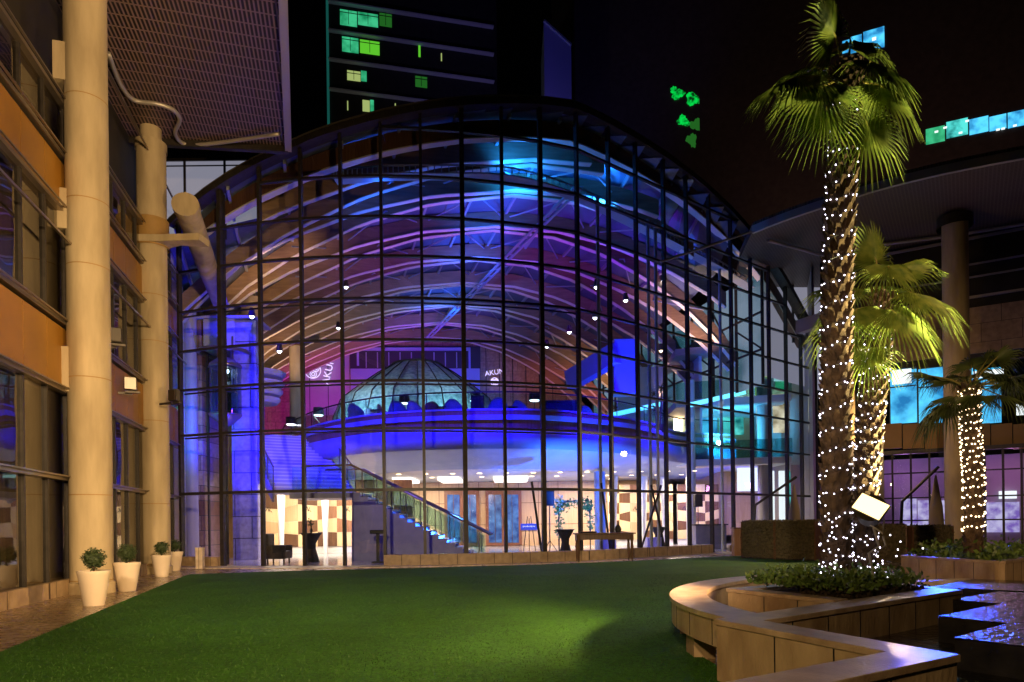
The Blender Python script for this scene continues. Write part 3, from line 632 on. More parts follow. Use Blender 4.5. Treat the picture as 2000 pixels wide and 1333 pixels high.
# checker walls of light and dark boards with tapered white posts
def checker(P0, P1, H, name_lbl, cols, rows, seed, z0=.35):
    rnd = random.Random(seed); root = MB(); wallrect(root, P0, P1, 0, math.hypot(P1[0] - P0[0], P1[1] - P0[1]), 0, H + z0, -.1, .1)
    r_ = root.build('feature_wall', 'white_wall', AT); r_['label'] = name_lbl
    ln = math.hypot(P1[0] - P0[0], P1[1] - P0[1]); ex, ey = (P1[0] - P0[0]) / ln, (P1[1] - P0[1]) / ln
    nx, ny = ey, -ex
    if ny > 0: nx, ny = -nx, -ny
    boards = {'wood_light': MB(), 'wood_dark': MB(), 'wood_warm': MB(), 'wood_brown': MB()}
    zs = [[z0 + H * j / rows + (rnd.uniform(-.12, .12) if 0 < j < rows else 0) for j in range(rows + 1)] for i in range(cols + 1)]
    for i in range(cols):
        for j in range(rows):
            s0, s1 = ln * i / cols + .004, ln * (i + 1) / cols - .004
            k = 'wood_light' if (i + j) % 2 == 0 else ('wood_dark' if rnd.random() < .55 else 'wood_warm' if rnd.random() < .5 else 'wood_brown')
            q = [(s0, zs[i][j] + .004), (s1, zs[i + 1][j] + .004), (s1, zs[i + 1][j + 1] - .004), (s0, zs[i][j + 1] - .004)]
            vs = [(P0[0] + ex * s_ + nx * o_, P0[1] + ey * s_ + ny * o_, z) for o_ in (.01, .05) for s_, z in q]
            boards[k].add(vs, [(0, 1, 2, 3), (7, 6, 5, 4), (0, 4, 5, 1), (1, 5, 6, 2), (2, 6, 7, 3), (3, 7, 4, 0)])
    for k, b_ in boards.items():
        if b_.v: b_.build('board', k, r_)
    sy = MB()
    for i in range(cols):
        if i % 2 == 0:
            s_ = ln * (i + .5) / cols; c = Vector((P0[0] + ex * s_ + nx * .056, P0[1] + ey * s_ + ny * .056, z0 + H * .56))
            E = Vector((ex, ey, 0))
            for a, b_ in (((-.14, -.1), (-.02, .13)), ((-.02, .13), (.03, -.1)), ((.03, -.1), (.1, .1)), ((.08, -.04), (.17, -.13))):
                sy.beam(c + E * a[0] + Vector((0, 0, a[1])), c + E * b_[0] + Vector((0, 0, b_[1])), .012, .03)
    sy.build('emblem', 'black', r_)
    return r_
checker((-12.4, 32.6), (-5.0, 33.6), 3.3, 'checkered wall of light and dark boards under the stairs', 8, 5, 3)
checker((5.6, 38.6), (9.4, 38.9), 3.2, 'checkered board wall right of the lobby', 6, 6, 9)
checker((9.7, 39.0), (12.2, 39.3), 3.2, 'checkered board wall near the slanting glass', 3, 6, 11)
for (px, Y) in ((550, 31.6), (636, 32.0), (1200, 36.5), (1258, 37), (1298, 37.4)):
    p = at(px, 1060, Y); MB().lathe([(.1, 0), (.13, 1.2), (.2, 3.0), (.26, 3.9)], (p.x, Y, 0), 12).build('tapered_post', 'white_wall', AT, True)
# round columns in the lobby and by the left wall
for (px, Y, r_, zt, mt) in ((376, 27.2, .24, 11, 'mezz_band'), (1172, 33, .28, 3.9, 'soffit'), (345, 25.6, .2, 9.6, 'white_wall'), (1492, 36, .3, 9, 'grey_wall'), (1350, 36, .26, 9, 'white_wall')):
    p = at(px, 1000, Y); MB().lathe([(r_, 0), (r_, zt)], (p.x, Y, 0), 20).build('column', mt, AT, True)
# terracotta round pillars and stacked curved gallery ends at the left feet of the ribs
for (px, Y, r_, zt) in ((580, 41, .42, 12.4), (492, 31.5, .45, 12.2)):
    p = at(px, 800, Y); MB().lathe([(r_, 0), (r_, zt)], (p.x, Y, 0), 24).build('pillar', 'concrete', AT, True)
for py, r_ in ((733, 1.05), (752, 1.0), (768, .92), (784, .8)):
    p = at(508, py, 32); MB().lathe([(.001, -.16), (r_, -.13), (r_ + .12, 0), (r_ + .14, .12), (.001, .12)], p, 32).build('gallery_end', 'white_wall', AT, 'auto')
# slender posts and inclined struts right behind the slanted glass
for px in (1176, 1277, 1292, 1420):
    X = solveX(px, 600); MB().tube([(X, FY(X) + 1.0, 0), (X, FY(X) + 1.0, roofz(X, FY(X)) - 2.3)], .07, 8).build('slender_post', 'steel', AT)
for (pa, pb) in ((1062, 1040), (1200, 1180), (1255, 1300), (1310, 1280)):
    Xa, Xb = solveX(pa, 1060), solveX(pb, 960); MB().tube([(Xa, FY(Xa) + .8, 0), (Xb, FY(Xb) + .8, 2.9)], .045, 8).build('slender_post', 'dark_metal', AT)
# blue beam and box of the upper gallery, right
q0, q1 = at(1112, 745, 33), at(1205, 690, 30.5)
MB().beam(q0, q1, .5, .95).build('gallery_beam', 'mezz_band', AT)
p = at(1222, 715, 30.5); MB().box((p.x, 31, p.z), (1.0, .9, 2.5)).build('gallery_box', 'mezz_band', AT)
# galleries behind the slanted glass (three floors of balconies)
for k, (z, mt) in enumerate(((4.35, 'white_wall'), (7.6, 'white_wall'), (10.4, 'grey_wall'))):
    MB().prism([(9.0, 36.2), (14.6, 34.6), (14.8, 50), (10, 50)], z, z + .35).build('gallery_floor', mt, AT)
    MB().prism([(9.0, 36.14), (14.6, 34.54), (14.6, 34.58), (9.0, 36.18)], z + .36, z + 1.3).build('rail_glass', 'rail_glass', AT)
MB().box((10.4, 40.4, 8), (.15, 8, 7)).build('gallery_wall', 'white_wall', AT)
MB().box((12.6, 40.4, 6.0), (4.2, .15, 11)).build('gallery_wall', 'wood_warm', AT)
p = at(1250, 740, 36); MB().box((p.x + .5, 38, 8.2), (2.8, .15, 4)).build('gallery_wall', 'white_wall', AT)
for (a, b_, c, d, Y) in ((1190, 812, 1290, 790, 33.2), (1345, 792, 1455, 766, 33.6), (1150, 836, 1230, 822, 31.8), (1200, 846, 1300, 842, 33.9)):
    A_, B_ = at(a, b_, Y), at(c, d, Y + .8); MB().beam(A_, B_, .12, .22).build('reflection_strip', 'cyan_strip', AT)  # glowing strips stand in for cyan reflections on the slanted glass
for (x0, y0, x1, y1, mt, Y) in ((1440, 585, 1475, 650, 'win_teal', 39.5), (1345, 790, 1400, 850, 'win_cyan', 40.1), (1405, 800, 1452, 850, 'win_teal', 40.1), (1440, 900, 1480, 960, 'win_white', 37.5), (1500, 920, 1512, 1020, 'win_white', 36), (1522, 920, 1532, 1020, 'win_white', 36),
                               (1316, 800, 1342, 846, 'spot_warm', 40.1), (1515, 640, 1590, 668, 'win_teal', 36.4), (1515, 700, 1592, 735, 'win_olive', 36.4), (1515, 745, 1540, 790, 'win_green', 36.4), (1475, 700, 1500, 780, 'win_olive', 37)):
    a_, b_ = at(x0, y1, Y), at(x1, y0, Y); MB().box(((a_.x + b_.x) / 2, Y, (a_.z + b_.z) / 2), (b_.x - a_.x, .06, b_.z - a_.z)).build('window', mt, AT)
for (x0, y0, x1, y1, mt, Y) in ((1512, 668, 1596, 677, 'win_white', 36.2), (1512, 738, 1596, 745, 'win_white', 36.2), (1510, 760, 1596, 846, 'room_warm', 36.3), (1478, 640, 1508, 690, 'room_green', 36.3), (1478, 760, 1506, 840, 'room_warm', 37), (1512, 690, 1596, 735, 'room_green', 36.3), (1540, 920, 1560, 1015, 'win_teal', 36)):
    a_, b_ = at(x0, y1, Y), at(x1, y0, Y); MB().box(((a_.x + b_.x) / 2, Y, (a_.z + b_.z) / 2), (b_.x - a_.x, .06, b_.z - a_.z)).build('window', mt, AT)
# pale clerestory panels beside the vault, under both canopies
LB = Vector((-.2505, .968, 0))
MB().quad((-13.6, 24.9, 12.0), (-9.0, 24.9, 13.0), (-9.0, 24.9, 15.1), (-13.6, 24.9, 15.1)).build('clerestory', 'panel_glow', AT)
mb = MB()
for px in (362, 440, 506): p = at(px, 340, 24.85); mb.box((p.x, 24.8, 13.6), (.07, .07, 3))
mb.box((-11.3, 24.8, 15.08), (4.6, .06, .1)); mb.box((-11.3, 24.8, 14.85), (4.6, .05, .03)); mb.build('clerestory_frame', 'dark_metal', AT)
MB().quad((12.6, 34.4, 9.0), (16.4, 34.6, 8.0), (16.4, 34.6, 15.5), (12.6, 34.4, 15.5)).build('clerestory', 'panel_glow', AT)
mb = MB()
for px in (1548, 1587): p = at(px, 560, 34.2); mb.box((p.x, 34.2, 13), (.1, .1, 5))
mb.build('clerestory_frame', 'dark_metal', AT)

# spotlights hung among the ribs
def spot(p, col, lbl, r_=.1):
    t_ = thing('spotlight', p, lbl, 'spotlight', 'small spotlights among the timber ribs')
    MB().lathe([(r_ * 1.3, .12), (r_ * 1.5, -.05), (r_ * .9, .3), (.01, .32)], p, 10).build('housing', 'lamp_body', t_)
    MB().lathe([(.001, -.03), (r_, -.03)], p, 10).build('lens', col, t_); MB().blob(Vector(p) + Vector((0, 0, -.04)), r_ * .8, 6).build('bulb', col, t_)
for (px, py, Y, c, l) in ((1162, 620, 31, 'spot_face', 'brightest white spotlight with a star glint under the middle ribs'), (1222, 586, 31, 'spot_face', 'white spotlight just above the brightest one, right of it'),
                          (1296, 548, 33, 'spot_face', 'white spotlight high behind the slanting glass by a purple post'), (1452, 636, 35.5, 'spot_warm', 'warm spotlight at the right foot of the ribs'), (1362, 664, 35, 'spot_warm', 'warm spotlight left of the rib foot lamp, lower down'),
                          (1291, 684, 33, 'spot_warm', 'small warm spotlight above the blue gallery box'), (676, 560, 33, 'spot_face', 'white spotlight on the left ribs over the purple wall'), (723, 370, 29, 'spot_face', 'white spotlight high on the left of the third arch'),
                          (661, 640, 36, 'spot_face', 'small spotlight low on the left ribs above the chair balcony'), (546, 685, 29, 'spot_face', 'small spotlight beside the blue lift tower'), (492, 617, 26.9, 'spot_face', 'spotlight glaring on top of the blue lift tower'),
                          (1112, 648, 33, 'spot_face', 'small white spotlight left of the brightest one'), (1068, 676, 34, 'spot_face', 'lowest small spotlight above the right chairs'), (1165, 560, 29, 'spot_face', 'pale spotlight under the upper purple ribs'),
                          (1477, 656, 36, 'spot_warm', 'warm spotlight beside the green gallery windows')):
    spot(at(px, py, Y), c, l)

# ------------------------------------------------------------------ lift tower and cabin
LT = thing('lift_tower', (-11.4, 27.4, 0), 'square lift tower washed in blue light beside the stairs', 'lift tower')
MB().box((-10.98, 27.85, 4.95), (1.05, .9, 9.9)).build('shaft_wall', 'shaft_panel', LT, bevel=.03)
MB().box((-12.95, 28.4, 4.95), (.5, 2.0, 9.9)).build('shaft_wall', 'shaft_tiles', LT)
MB().box((-12.0, 29.4, 4.95), (1.6, .1, 9.9)).build('shaft_back', 'ochre_shade', LT)
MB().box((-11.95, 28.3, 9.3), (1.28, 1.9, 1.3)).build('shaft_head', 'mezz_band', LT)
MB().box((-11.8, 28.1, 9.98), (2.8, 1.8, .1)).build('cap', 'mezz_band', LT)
for dx in (-.55, .55): MB().box((-12.0 + dx, 27.6, 4.3), (.07, .1, 8.5)).build('guide_rail', 'dark_metal', LT)
LC = thing('lift_cabin', (-12.0, 27.3, 5.0), 'round glass lift cabin halfway up the blue tower', 'lift cabin')
c0 = at(441, 765, 27.3); cx, cz = c0.x, c0.z
MB().lathe([(.62, -.95), (.62, .95)], (cx, 27.3, cz), 24).build('glass_wall', 'lift_glass', LC, True)
MB().lathe([(.02, -1.5), (.3, -1.3), (.62, -1.05), (.66, -.95), (.02, -.94)], (cx, 27.3, cz), 24).build('base', 'rail_metal', LC, True)
MB().lathe([(.02, .96), (.66, .95), (.62, 1.1), (.3, 1.35), (.02, 1.4)], (cx, 27.3, cz), 24).build('roof', 'rail_metal', LC, True)
MB().lathe([(.95, 1.5), (1.05, 1.5), (1.05, 1.62), (.95, 1.62), (.95, 1.5)], (cx, 27.3, cz), 28).build('hoop', 'rail_metal', LC, True)
for dx in (-.3, .3): MB().box((cx + dx, 27.3, cz + 1.6), (.06, .06, 1.3)).build('hanger', 'rail_metal', LC)
MB().tube([(cx - .55, 27.0, cz - .1), (cx, 26.72, cz - .1), (cx + .55, 27.0, cz - .1)], .03, 8).build('handrail', 'rail_metal', LC)
MB().blob((cx + .1, 27.2, cz + .8), .09, 6).build('lamp', 'spot_face', LC)

# ------------------------------------------------------------------ staircase
ST = thing('staircase', (-4, 26, 0), 'staircase with glass balustrade climbing to the chair balcony', 'staircase')
s0 = Vector((-1.3, 26.0, 0)); s1 = Vector((-6.1, 25.7, 2.64)); n = 16; dx = (s1.x - s0.x) / n; dz = 2.64 / n
prof = [(s0.x + .1, .02)]
for i in range(n): prof += [(s0.x + dx * i, dz * (i + 1)), (s0.x + dx * (i + 1), dz * (i + 1))]
def side(y0, y1, prof_, under, mt, nm):
    mb = MB(); P = prof_ + under; k = len(P)
    mb.add([(x, y0, z) for x, z in P] + [(x, y1, z) for x, z in P], [tuple(range(k)), tuple(reversed(range(k, 2 * k)))] + [(i, (i + 1) % k, k + (i + 1) % k, k + i) for i in range(k)])
    return mb.build(nm, mt, ST)
prof[0] = (s0.x, .02)
side(25.45, 25.5, prof, [(s1.x - .05, .02)], 'stair_side', 'stringer')
side(27.5, 27.55, prof, [(s1.x - .05, .02)], 'stair_side', 'stringer')
for i in range(n):
    x0 = s0.x + dx * i; MB().box((x0 + dx / 2 - .01, 26.5, dz * (i + 1) - .03), (abs(dx) + .02, 1.98, .06)).build('step', 'stair_tread', ST)
MB().box((-7.3, 26.6, 2.54), (2.4, 2.3, .2)).build('landing', 'stair_side', ST)
# upper flight, climbing away and left
n2 = 18; u0 = Vector((-8.0, 27.2, 2.7)); u1 = Vector((-11.4, 32.8, 5.9)); dr = (u1 - u0); fl = Vector((dr.x, dr.y, 0)).normalized(); sdv = Vector((fl.y, -fl.x, 0))
for i in range(n2):
    c = u0 + dr * ((i + .5) / n2); MB().box((c.x, c.y, c.z), (3.3, .42, .05), math.atan2(sdv.y, sdv.x) + (0)).build('step', 'stair_tread', ST)
    if i % 1 == 0: MB().box((c.x - fl.x * .2, c.y - fl.y * .2, c.z - .09), (3.2, .03, .14), math.atan2(sdv.y, sdv.x)).build('riser', 'mezz_band', ST)
for sgn in (-1, 1):
    o_ = sdv * 1.66 * sgn; MB().beam(u0 + o_ + Vector((0, 0, -.16)), u1 + o_ + Vector((0, 0, -.16)), .08, .42).build('stringer', 'stair_side', ST)
    a, b_ = u0 + o_, u1 + o_
    MB().quad(a + Vector((0, 0, .1)), b_ + Vector((0, 0, .1)), b_ + Vector((0, 0, 1.0)), a + Vector((0, 0, 1.0))).build('balustrade', 'rail_glass', ST)
    MB().tube([a + Vector((0, 0, 1.05)), b_ + Vector((0, 0, 1.05))], .035, 8).build('handrail', 'rail_metal', ST)
    for i in range(7): p = a.lerp(b_, i / 6); MB().tube([p, p + Vector((0, 0, 1.04))], .022, 6).build('post', 'rail_metal', ST)
for y in (25.47, 27.52):
    a, b_ = Vector((s0.x + .2, y, 0)), Vector((s1.x, y, 2.64))
    MB().quad(a + Vector((0, 0, .15)), b_ + Vector((0, 0, .15)), b_ + Vector((0, 0, 1.0)), a + Vector((0, 0, .95))).build('balustrade', 'rail_glass', ST)
    e1 = b_ + Vector((-1.6, 0, 1.05)) if y > 27 else b_ + Vector((-1.9, .2, 1.05))
    MB().tube([a + Vector((.3, 0, .95)), b_ + Vector((0, 0, 1.05)), e1], .04, 8).build('handrail', 'rail_metal', ST)
    for i in range(9): p = a.lerp(b_, (i + .3) / 9); MB().tube([p, p + Vector((0, 0, 1.02))], .022, 6).build('post', 'rail_metal', ST)
MB().quad((-8.4, 25.5, 2.66), (-6.1, 25.5, 2.66), (-6.1, 25.5, 3.64), (-8.4, 25.5, 3.64)).build('balustrade', 'rail_glass', ST)

# ------------------------------------------------------------------ tent dome on the mezzanine
TD = thing('domed_tent', (-5.3, 38, 5.92), 'wide mottled domed tent with dark seams on the chair balcony', 'tent')
prof = [(4.75, 0), (4.65, 1.4), (4.25, 2.4), (3.25, 3.2), (2.3, 3.9), (1.45, 4.45)]
MB().lathe(prof, (-5.3, 38, 5.92), 48).build('canopy', 'tent', TD, True)
MB().lathe([(1.45, 4.45), (1.5, 4.55), (1.0, 4.7), (.02, 4.75)], (-5.3, 38, 5.92), 32).build('cap', 'dark_metal', TD, True)
for k in range(22):
    a = 6.2832 * k / 22; MB().tube([(-5.3 + (r_ + .03) * math.cos(a), 38 + (r_ + .03) * math.sin(a), 5.92 + z + .02) for r_, z in prof], .03, 5).build('rib', 'dark_metal', TD)

# ------------------------------------------------------------------ furniture on the mezzanine
def armchair(loc, rz, mt, lbl):
    t_ = thing('armchair', loc, lbl, 'armchair', 'tub armchairs on the balcony'); l = Vector(loc)
    MB().lathe([(.42, .2), (.5, .34), (.5, .46), (.3, .5), (.001, .5)], l, 18).build('seat', mt, t_, True)
    pr = [(.46, .35), (.55, .6), (.58, .95), (.52, 1.08), (.48, .95), (.44, .6), (.4, .45)]
    mb = MB(); k = len(mb.v); n_ = 16
    for r_, z in pr:
        for j in range(n_ + 1):
            a = math.pi * (.0 + 1.0 * j / n_) ; zz = .35 + (z - .35) * (.35 + .65 * math.sin(a)); mb.v.append(l + Vector((r_ * math.cos(a), r_ * math.sin(a), zz)))
    for i in range(len(pr) - 1):
        for j in range(n_): mb.f.append((i * (n_ + 1) + j, i * (n_ + 1) + j + 1, (i + 1) * (n_ + 1) + j + 1, (i + 1) * (n_ + 1) + j))
    mb.build('backrest', mt, t_, True)
    for sx in (-1, 1):
        for sy in (-1, 1): MB().tube([l + Vector((sx * .25, sy * .25, .25)), l + Vector((sx * .34, sy * .34, 0))], [.025, .015], 6).build('leg', 'dark_metal', t_)
    t_.rotation_euler = (0, 0, rz); return t_
chairs = [(700, 31.6, 'chair_fabric', 'blue armchair nearest the stair head', 2.6), (718, 33, 'chair_fabric', 'blue armchair second from the stair head, turned away', 3.6), (757, 31.4, 'chair_red', 'pink shell armchair left of the tent seams', 1.4),
          (779, 31.2, 'chair_fabric', 'wide blue armchair under the middle floor lamp', 3.0), (816, 31, 'chair_fabric', 'low blue armchair right of the middle floor lamp', 2.4), (840, 31.4, 'chair_red', 'dark red armchair beside the round table', 3.5),
          (888, 30.8, 'chair_fabric', 'tall blue armchair left of the black speaker', 2.9), (972, 30.6, 'chair_fabric', 'blue armchair right of the black speaker', 3.3), (1022, 31.2, 'chair_fabric', 'blue armchair beside the right floor lamp', 2.3), (1140, 33, 'chair_fabric', 'blue armchair at the right end of the balcony', 3.1)]
for (px, Y, mt, l, rz) in chairs:
    p = at(px, 800, Y); o = armchair((p.x, Y, 5.92), rz, mt, l); o.scale = (.88, .88, 1.1)
def floor_lamp(px, Y, h, lbl):
    p = at(px, 800, Y); l = Vector((p.x, Y, 5.92)); t_ = thing('floor_lamp', l, lbl, 'floor lamp', 'floor lamps on the balcony')
    MB().lathe([(.16, 0), (.16, .03), (.02, .05)], l, 14).build('base', 'dark_metal', t_)
    MB().tube([l, l + Vector((0, 0, h - .2))], .02, 6).build('pole', 'dark_metal', t_)
    MB().lathe([(.27, h - .25), (.25, h + .1), (.2, h + .1)], l, 16).build('lamp_shade', 'black', t_, True)
    MB().lathe([(.24, h - .27), (.2, h - .31), (.001, h - .33)], l, 14).build('bulb', 'lamp_glow', t_)
floor_lamp(622, 33.5, 1.3, 'floor lamp in front of the magenta wall left of the tent'); floor_lamp(790, 33, 1.75, 'floor lamp in front of the tent middle'); floor_lamp(928, 32, 1.65, 'floor lamp just left of the black balcony speaker'); floor_lamp(1044, 31.8, 1.6, 'floor lamp on the right of the balcony'); floor_lamp(568, 34.5, 1.0, 'low lamp at the stair head'); 
for (px, Y, l) in ((738, 31.3, 'small round table among the chairs left of the tent'), (868, 30.8, 'small round table between the red and blue armchairs'), (1000, 31, 'small round table between the right armchairs')):
    p = at(px, 800, Y); t_ = thing('side_table', (p.x, Y, 5.92), l, 'side table', 'round side tables on the balcony'); q = Vector((p.x, Y, 5.92))
    MB().lathe([(.001, .86), (.36, .86), (.36, .82), (.001, .82)], q, 18).build('table_top', 'black', t_); MB().lathe([(.2, 0), (.19, .03), (.04, .06), (.04, .8)], q, 12).build('stem', 'black', t_, True)
p = at(933, 790, 31); t_ = thing('loudspeaker', (p.x, 31, 5.92), 'black box loudspeaker on the balcony between blue armchairs', 'loudspeaker')
MB().box((p.x, 31, 6.65), (.62, .5, 1.35)).build('cabinet', 'black', t_, bevel=.03); MB().box((p.x, 30.73, 6.65), (.5, .03, 1.15)).build('grille', 'deep_wall', t_)
p = at(1095, 790, 31.4); t_ = thing('bar_counter', (p.x, 31.4, 5.92), 'dark bar counter on the balcony near the blue gallery beam', 'counter')
MB().box((p.x, 31.6, 6.5), (1.5, .7, 1.1)).build('body', 'deep_wall', t_, bevel=.02); MB().box((p.x, 31.6, 7.09), (1.7, .85, .07)).build('counter_top', 'black', t_)

# ------------------------------------------------------------------ lobby furniture
def cocktail(px, Y, lbl, vase=False):
    p = at(px, 1050, Y); l = Vector((p.x, Y, .02)); t_ = thing('cocktail_table', l, lbl, 'cocktail table', 'tall black draped cocktail tables')
    MB().lathe([(.001, 1.1), (.4, 1.1), (.4, 1.07), (.001, 1.07)], l, 20).build('table_top', 'black', t_)
    MB().lathe([(.38, 1.08), (.3, .95), (.17, .7), (.16, .5), (.24, .2), (.3, .0)], l, 20).build('cover', 'black_cloth', t_, True)
    if vase:
        v = thing('vase', l + Vector((0, 0, 1.1)), vase, 'vase'); q = l + Vector((0, 0, 1.1))
        MB().lathe([(.03, 0), (.06, .08), (.02, .2), (.03, .26)], q, 12).build('vessel', 'black', v, True); MB().leaves([q + Vector((random.gauss(0, .08), random.gauss(0, .08), .35 + random.gauss(0, .07))) for _ in range(60)], .1).build('flower', 'topiary', v)
cocktail(608, 25.2, 'tall draped cocktail table in front of the checkered wall', 'dark flower vase on the draped table by the checkered wall'); cocktail(1104, 27.6, 'tall draped cocktail table behind the wooden lawn table'); cocktail(1286, 33, 'tall draped cocktail table in front of the right checkered wall')
def speaker(px, Y, lbl, z=2.1):
    p = at(px, 1050, Y); l = Vector((p.x, Y, .02)); t_ = thing('speaker_stand', l, 'tripod stand under the ' + lbl, 'speaker stand')
    MB().tube([l + Vector((0, 0, .3)), l + Vector((0, 0, z))], .025, 8).build('pole', 'black', t_)
    for k in range(3): a = 2.1 * k + .4; MB().tube([l + Vector((0, 0, .6)), l + Vector((.45 * math.cos(a), .45 * math.sin(a), 0))], .018, 6).build('leg', 'black', t_)
    s_ = thing('loudspeaker', l + Vector((0, 0, z)), lbl, 'loudspeaker'); MB().box(l + Vector((0, 0, z + .32)), (.4, .38, .64)).build('cabinet', 'black', s_, bevel=.02); MB().box(l + Vector((0, -.2, z + .32)), (.34, .02, .56)).build('grille', 'deep_wall', s_)
speaker(1074, 28.6, 'black loudspeaker on tripod left of the flower arch'); speaker(1364, 34.5, 'black loudspeaker on tripod behind the slanting glass')
p = at(1034, 1060, 33); l = Vector((p.x, 33, .02)); t_ = thing('easel', l, 'dark easel holding a blue sign in front of the lobby doors', 'easel')
for a, b_ in (((-.3, 0, 0), (-.08, 0, 1.7)), ((.3, 0, 0), (.08, 0, 1.7)), ((0, .5, 0), (0, .05, 1.6))): MB().tube([l + Vector(a), l + Vector(b_)], .02, 6).build('leg', 'dark_metal', t_)
MB().box(l + Vector((0, -.06, .98)), (.75, .04, .04)).build('ledge', 'dark_metal', t_)
s_ = thing('sign_board', l + Vector((0, -.1, 1.0)), 'blue sign board with a white line of writing on the easel', 'sign'); MB().box(l + Vector((0, -.1, 1.18)), (.85, .03, .32)).build('panel', 'sign_blue', s_)
mb = MB()
for k in range(9): mb.box(l + Vector((-.3 + .07 * k, -.12, 1.2 + .01 * (k % 2))), (.045, .008, .05 + .03 * (k % 3 == 0)))
mb.build('lettering', 'white_line', s_)
# flower arch
p0, p1 = at(1092, 1060, 30.5), at(1153, 1060, 30.5); t_ = thing('flower_arch', (p0.x, 30.5, .02), 'green garland arch with white flowers in the lobby', 'arch')
path = [(p0.x, 30.5, .02), (p0.x, 30.5, 2.0), (p0.x + .15, 30.5, 2.35), (p1.x - .15, 30.5, 2.4), (p1.x, 30.5, 2.1), (p1.x, 30.5, .02)]
MB().tube(path, .03, 6).build('frame', 'dark_metal', t_)
pp = []
for a, b_ in zip(path[:-1], path[1:]):
    for i in range(150): q = Vector(a).lerp(Vector(b_), random.random()); pp.append(q + Vector([random.gauss(0, .08) for _ in range(3)]) - Vector((0, 0, abs(random.gauss(0, .12)))))
MB().leaves([q for q in pp if q.z > .6], .16).build('foliage', 'leaf', t_)
MB().leaves([Vector((p0.x, 30.4, 2.3)) + Vector([random.gauss(0, .14) for _ in range(3)]) for _ in range(120)], .12).build('flower', 'flowers', t_)
# lectern and armchair near the entrance
p = at(738, 1060, 23.9); l = Vector((p.x, 23.9, .02)); t_ = thing('lectern', l, 'slim dark lectern just inside the entrance doors', 'lectern')
MB().box(l + Vector((0, 0, .03)), (.4, .35, .05)).build('base', 'black', t_); MB().box(l + Vector((0, 0, .55)), (.1, .1, 1.0)).build('stem', 'black', t_); MB().box(l + Vector((0, 0, 1.12)), (.5, .35, .14)).build('desk', 'black', t_, bevel=.02)
p = at(544, 1080, 25.0); t_ = thing('lounge_chair', (p.x, 25.0, .02), 'dark lounge chair left of the checkered wall', 'lounge chair'); l = Vector((p.x, 25.0, .02))
MB().box(l + Vector((0, 0, .3)), (.8, .75, .3)).build('seat', 'black_cloth', t_, bevel=.05); MB().box(l + Vector((-.36, 0, .62)), (.18, .75, .95)).build('backrest', 'black_cloth', t_, bevel=.05)
for sy in (-.36, .36): MB().box(l + Vector((.02, sy, .4)), (.76, .12, .5)).build('armrest', 'black_cloth', t_, bevel=.04)
for sx in (-.3, .3):
    for sy in (-.3, .3): MB().box(l + Vector((sx, sy, .08)), (.05, .05, .16)).build('leg', 'dark_metal', t_)
for (px, Y, l_) in ((1187, 32, 'blue lit cube stool left of the tapered post'), (1276, 33, 'blue lit cube stool in front of the right checkered wall')):
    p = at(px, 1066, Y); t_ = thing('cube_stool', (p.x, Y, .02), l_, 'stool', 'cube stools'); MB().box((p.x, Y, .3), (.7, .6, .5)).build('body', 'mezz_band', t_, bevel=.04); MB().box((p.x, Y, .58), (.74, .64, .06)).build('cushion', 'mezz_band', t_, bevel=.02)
p = at(1385, 1050, 33); t_ = thing('reception_counter', (p.x, 33, .02), 'dark blue reception counter behind the slanting glass', 'counter'); MB().box((p.x, 33, .6), (1.5, .7, 1.15)).build('body', 'stair_side', t_, bevel=.02); MB().box((p.x, 32.98, 1.2), (1.65, .8, .06)).build('counter_top', 'black', t_)
for (px, Y, l_) in ((1408, 34.2, 'dark silhouetted person standing left on the gallery'), (1440, 34.4, 'dark silhouetted person standing right on the gallery')):
    pass
# bare potted branches silhouetted on the gallery
p = at(1288, 760, 33.4); t_ = thing('yucca_plant', (p.x, 33.4, 5.9), 'spiky leaved yucca plant against the white gallery wall', 'plant'); l = Vector((p.x, 33.4, 5.9))
MB().tube([l, l + Vector((.05, 0, 1.0)), l + Vector((.1, 0, 2.2))], [.05, .04, .03], 8).build('stem', 'trunk', t_)
mb = MB()
for hz, ox in ((2.2, .1), (1.6, .3), (1.2, -.2), (.9, .25), (1.9, -.25)):
    c = l + Vector((ox, 0, hz))
    for k in range(26): d = Vector([random.gauss(0, 1) for _ in range(3)]).normalized(); e_ = d.orthogonal().normalized() * .03; mb.add([c - e_, c + e_, c + d * .45], [(0, 1, 2)])
mb.build('foliage', 'topiary', t_)
MB().lathe([(.2, -.05), (.26, .35), (.22, .35)], l, 14).build('pot', 'black', t_)

# ------------------------------------------------------------------ left office building
OB = thing('office_building', (-8.86, 11.5, 0), 'office block with orange panels, dark windows and round concrete columns', 'office building')
O0 = Vector((-8.86, 11.5, 0)); OD = Vector((-.2505, .968, 0)); ON = Vector((.968, .2505, 0))
def ob(s_, o_, z): return O0 + OD * s_ + ON * o_ + Vector((0, 0, z))
def obox(mb, s0, s1, o0, o1, z0, z1):
    return mb.add([ob(s0, o0, z0), ob(s1, o0, z0), ob(s1, o1, z0), ob(s0, o1, z0), ob(s0, o0, z1), ob(s1, o0, z1), ob(s1, o1, z1), ob(s0, o1, z1)],
                  [(3, 2, 1, 0), (4, 5, 6, 7), (0, 1, 5, 4), (1, 2, 6, 5), (2, 3, 7, 6), (3, 0, 4, 7)])
S0, S1 = -7.5, 13.4
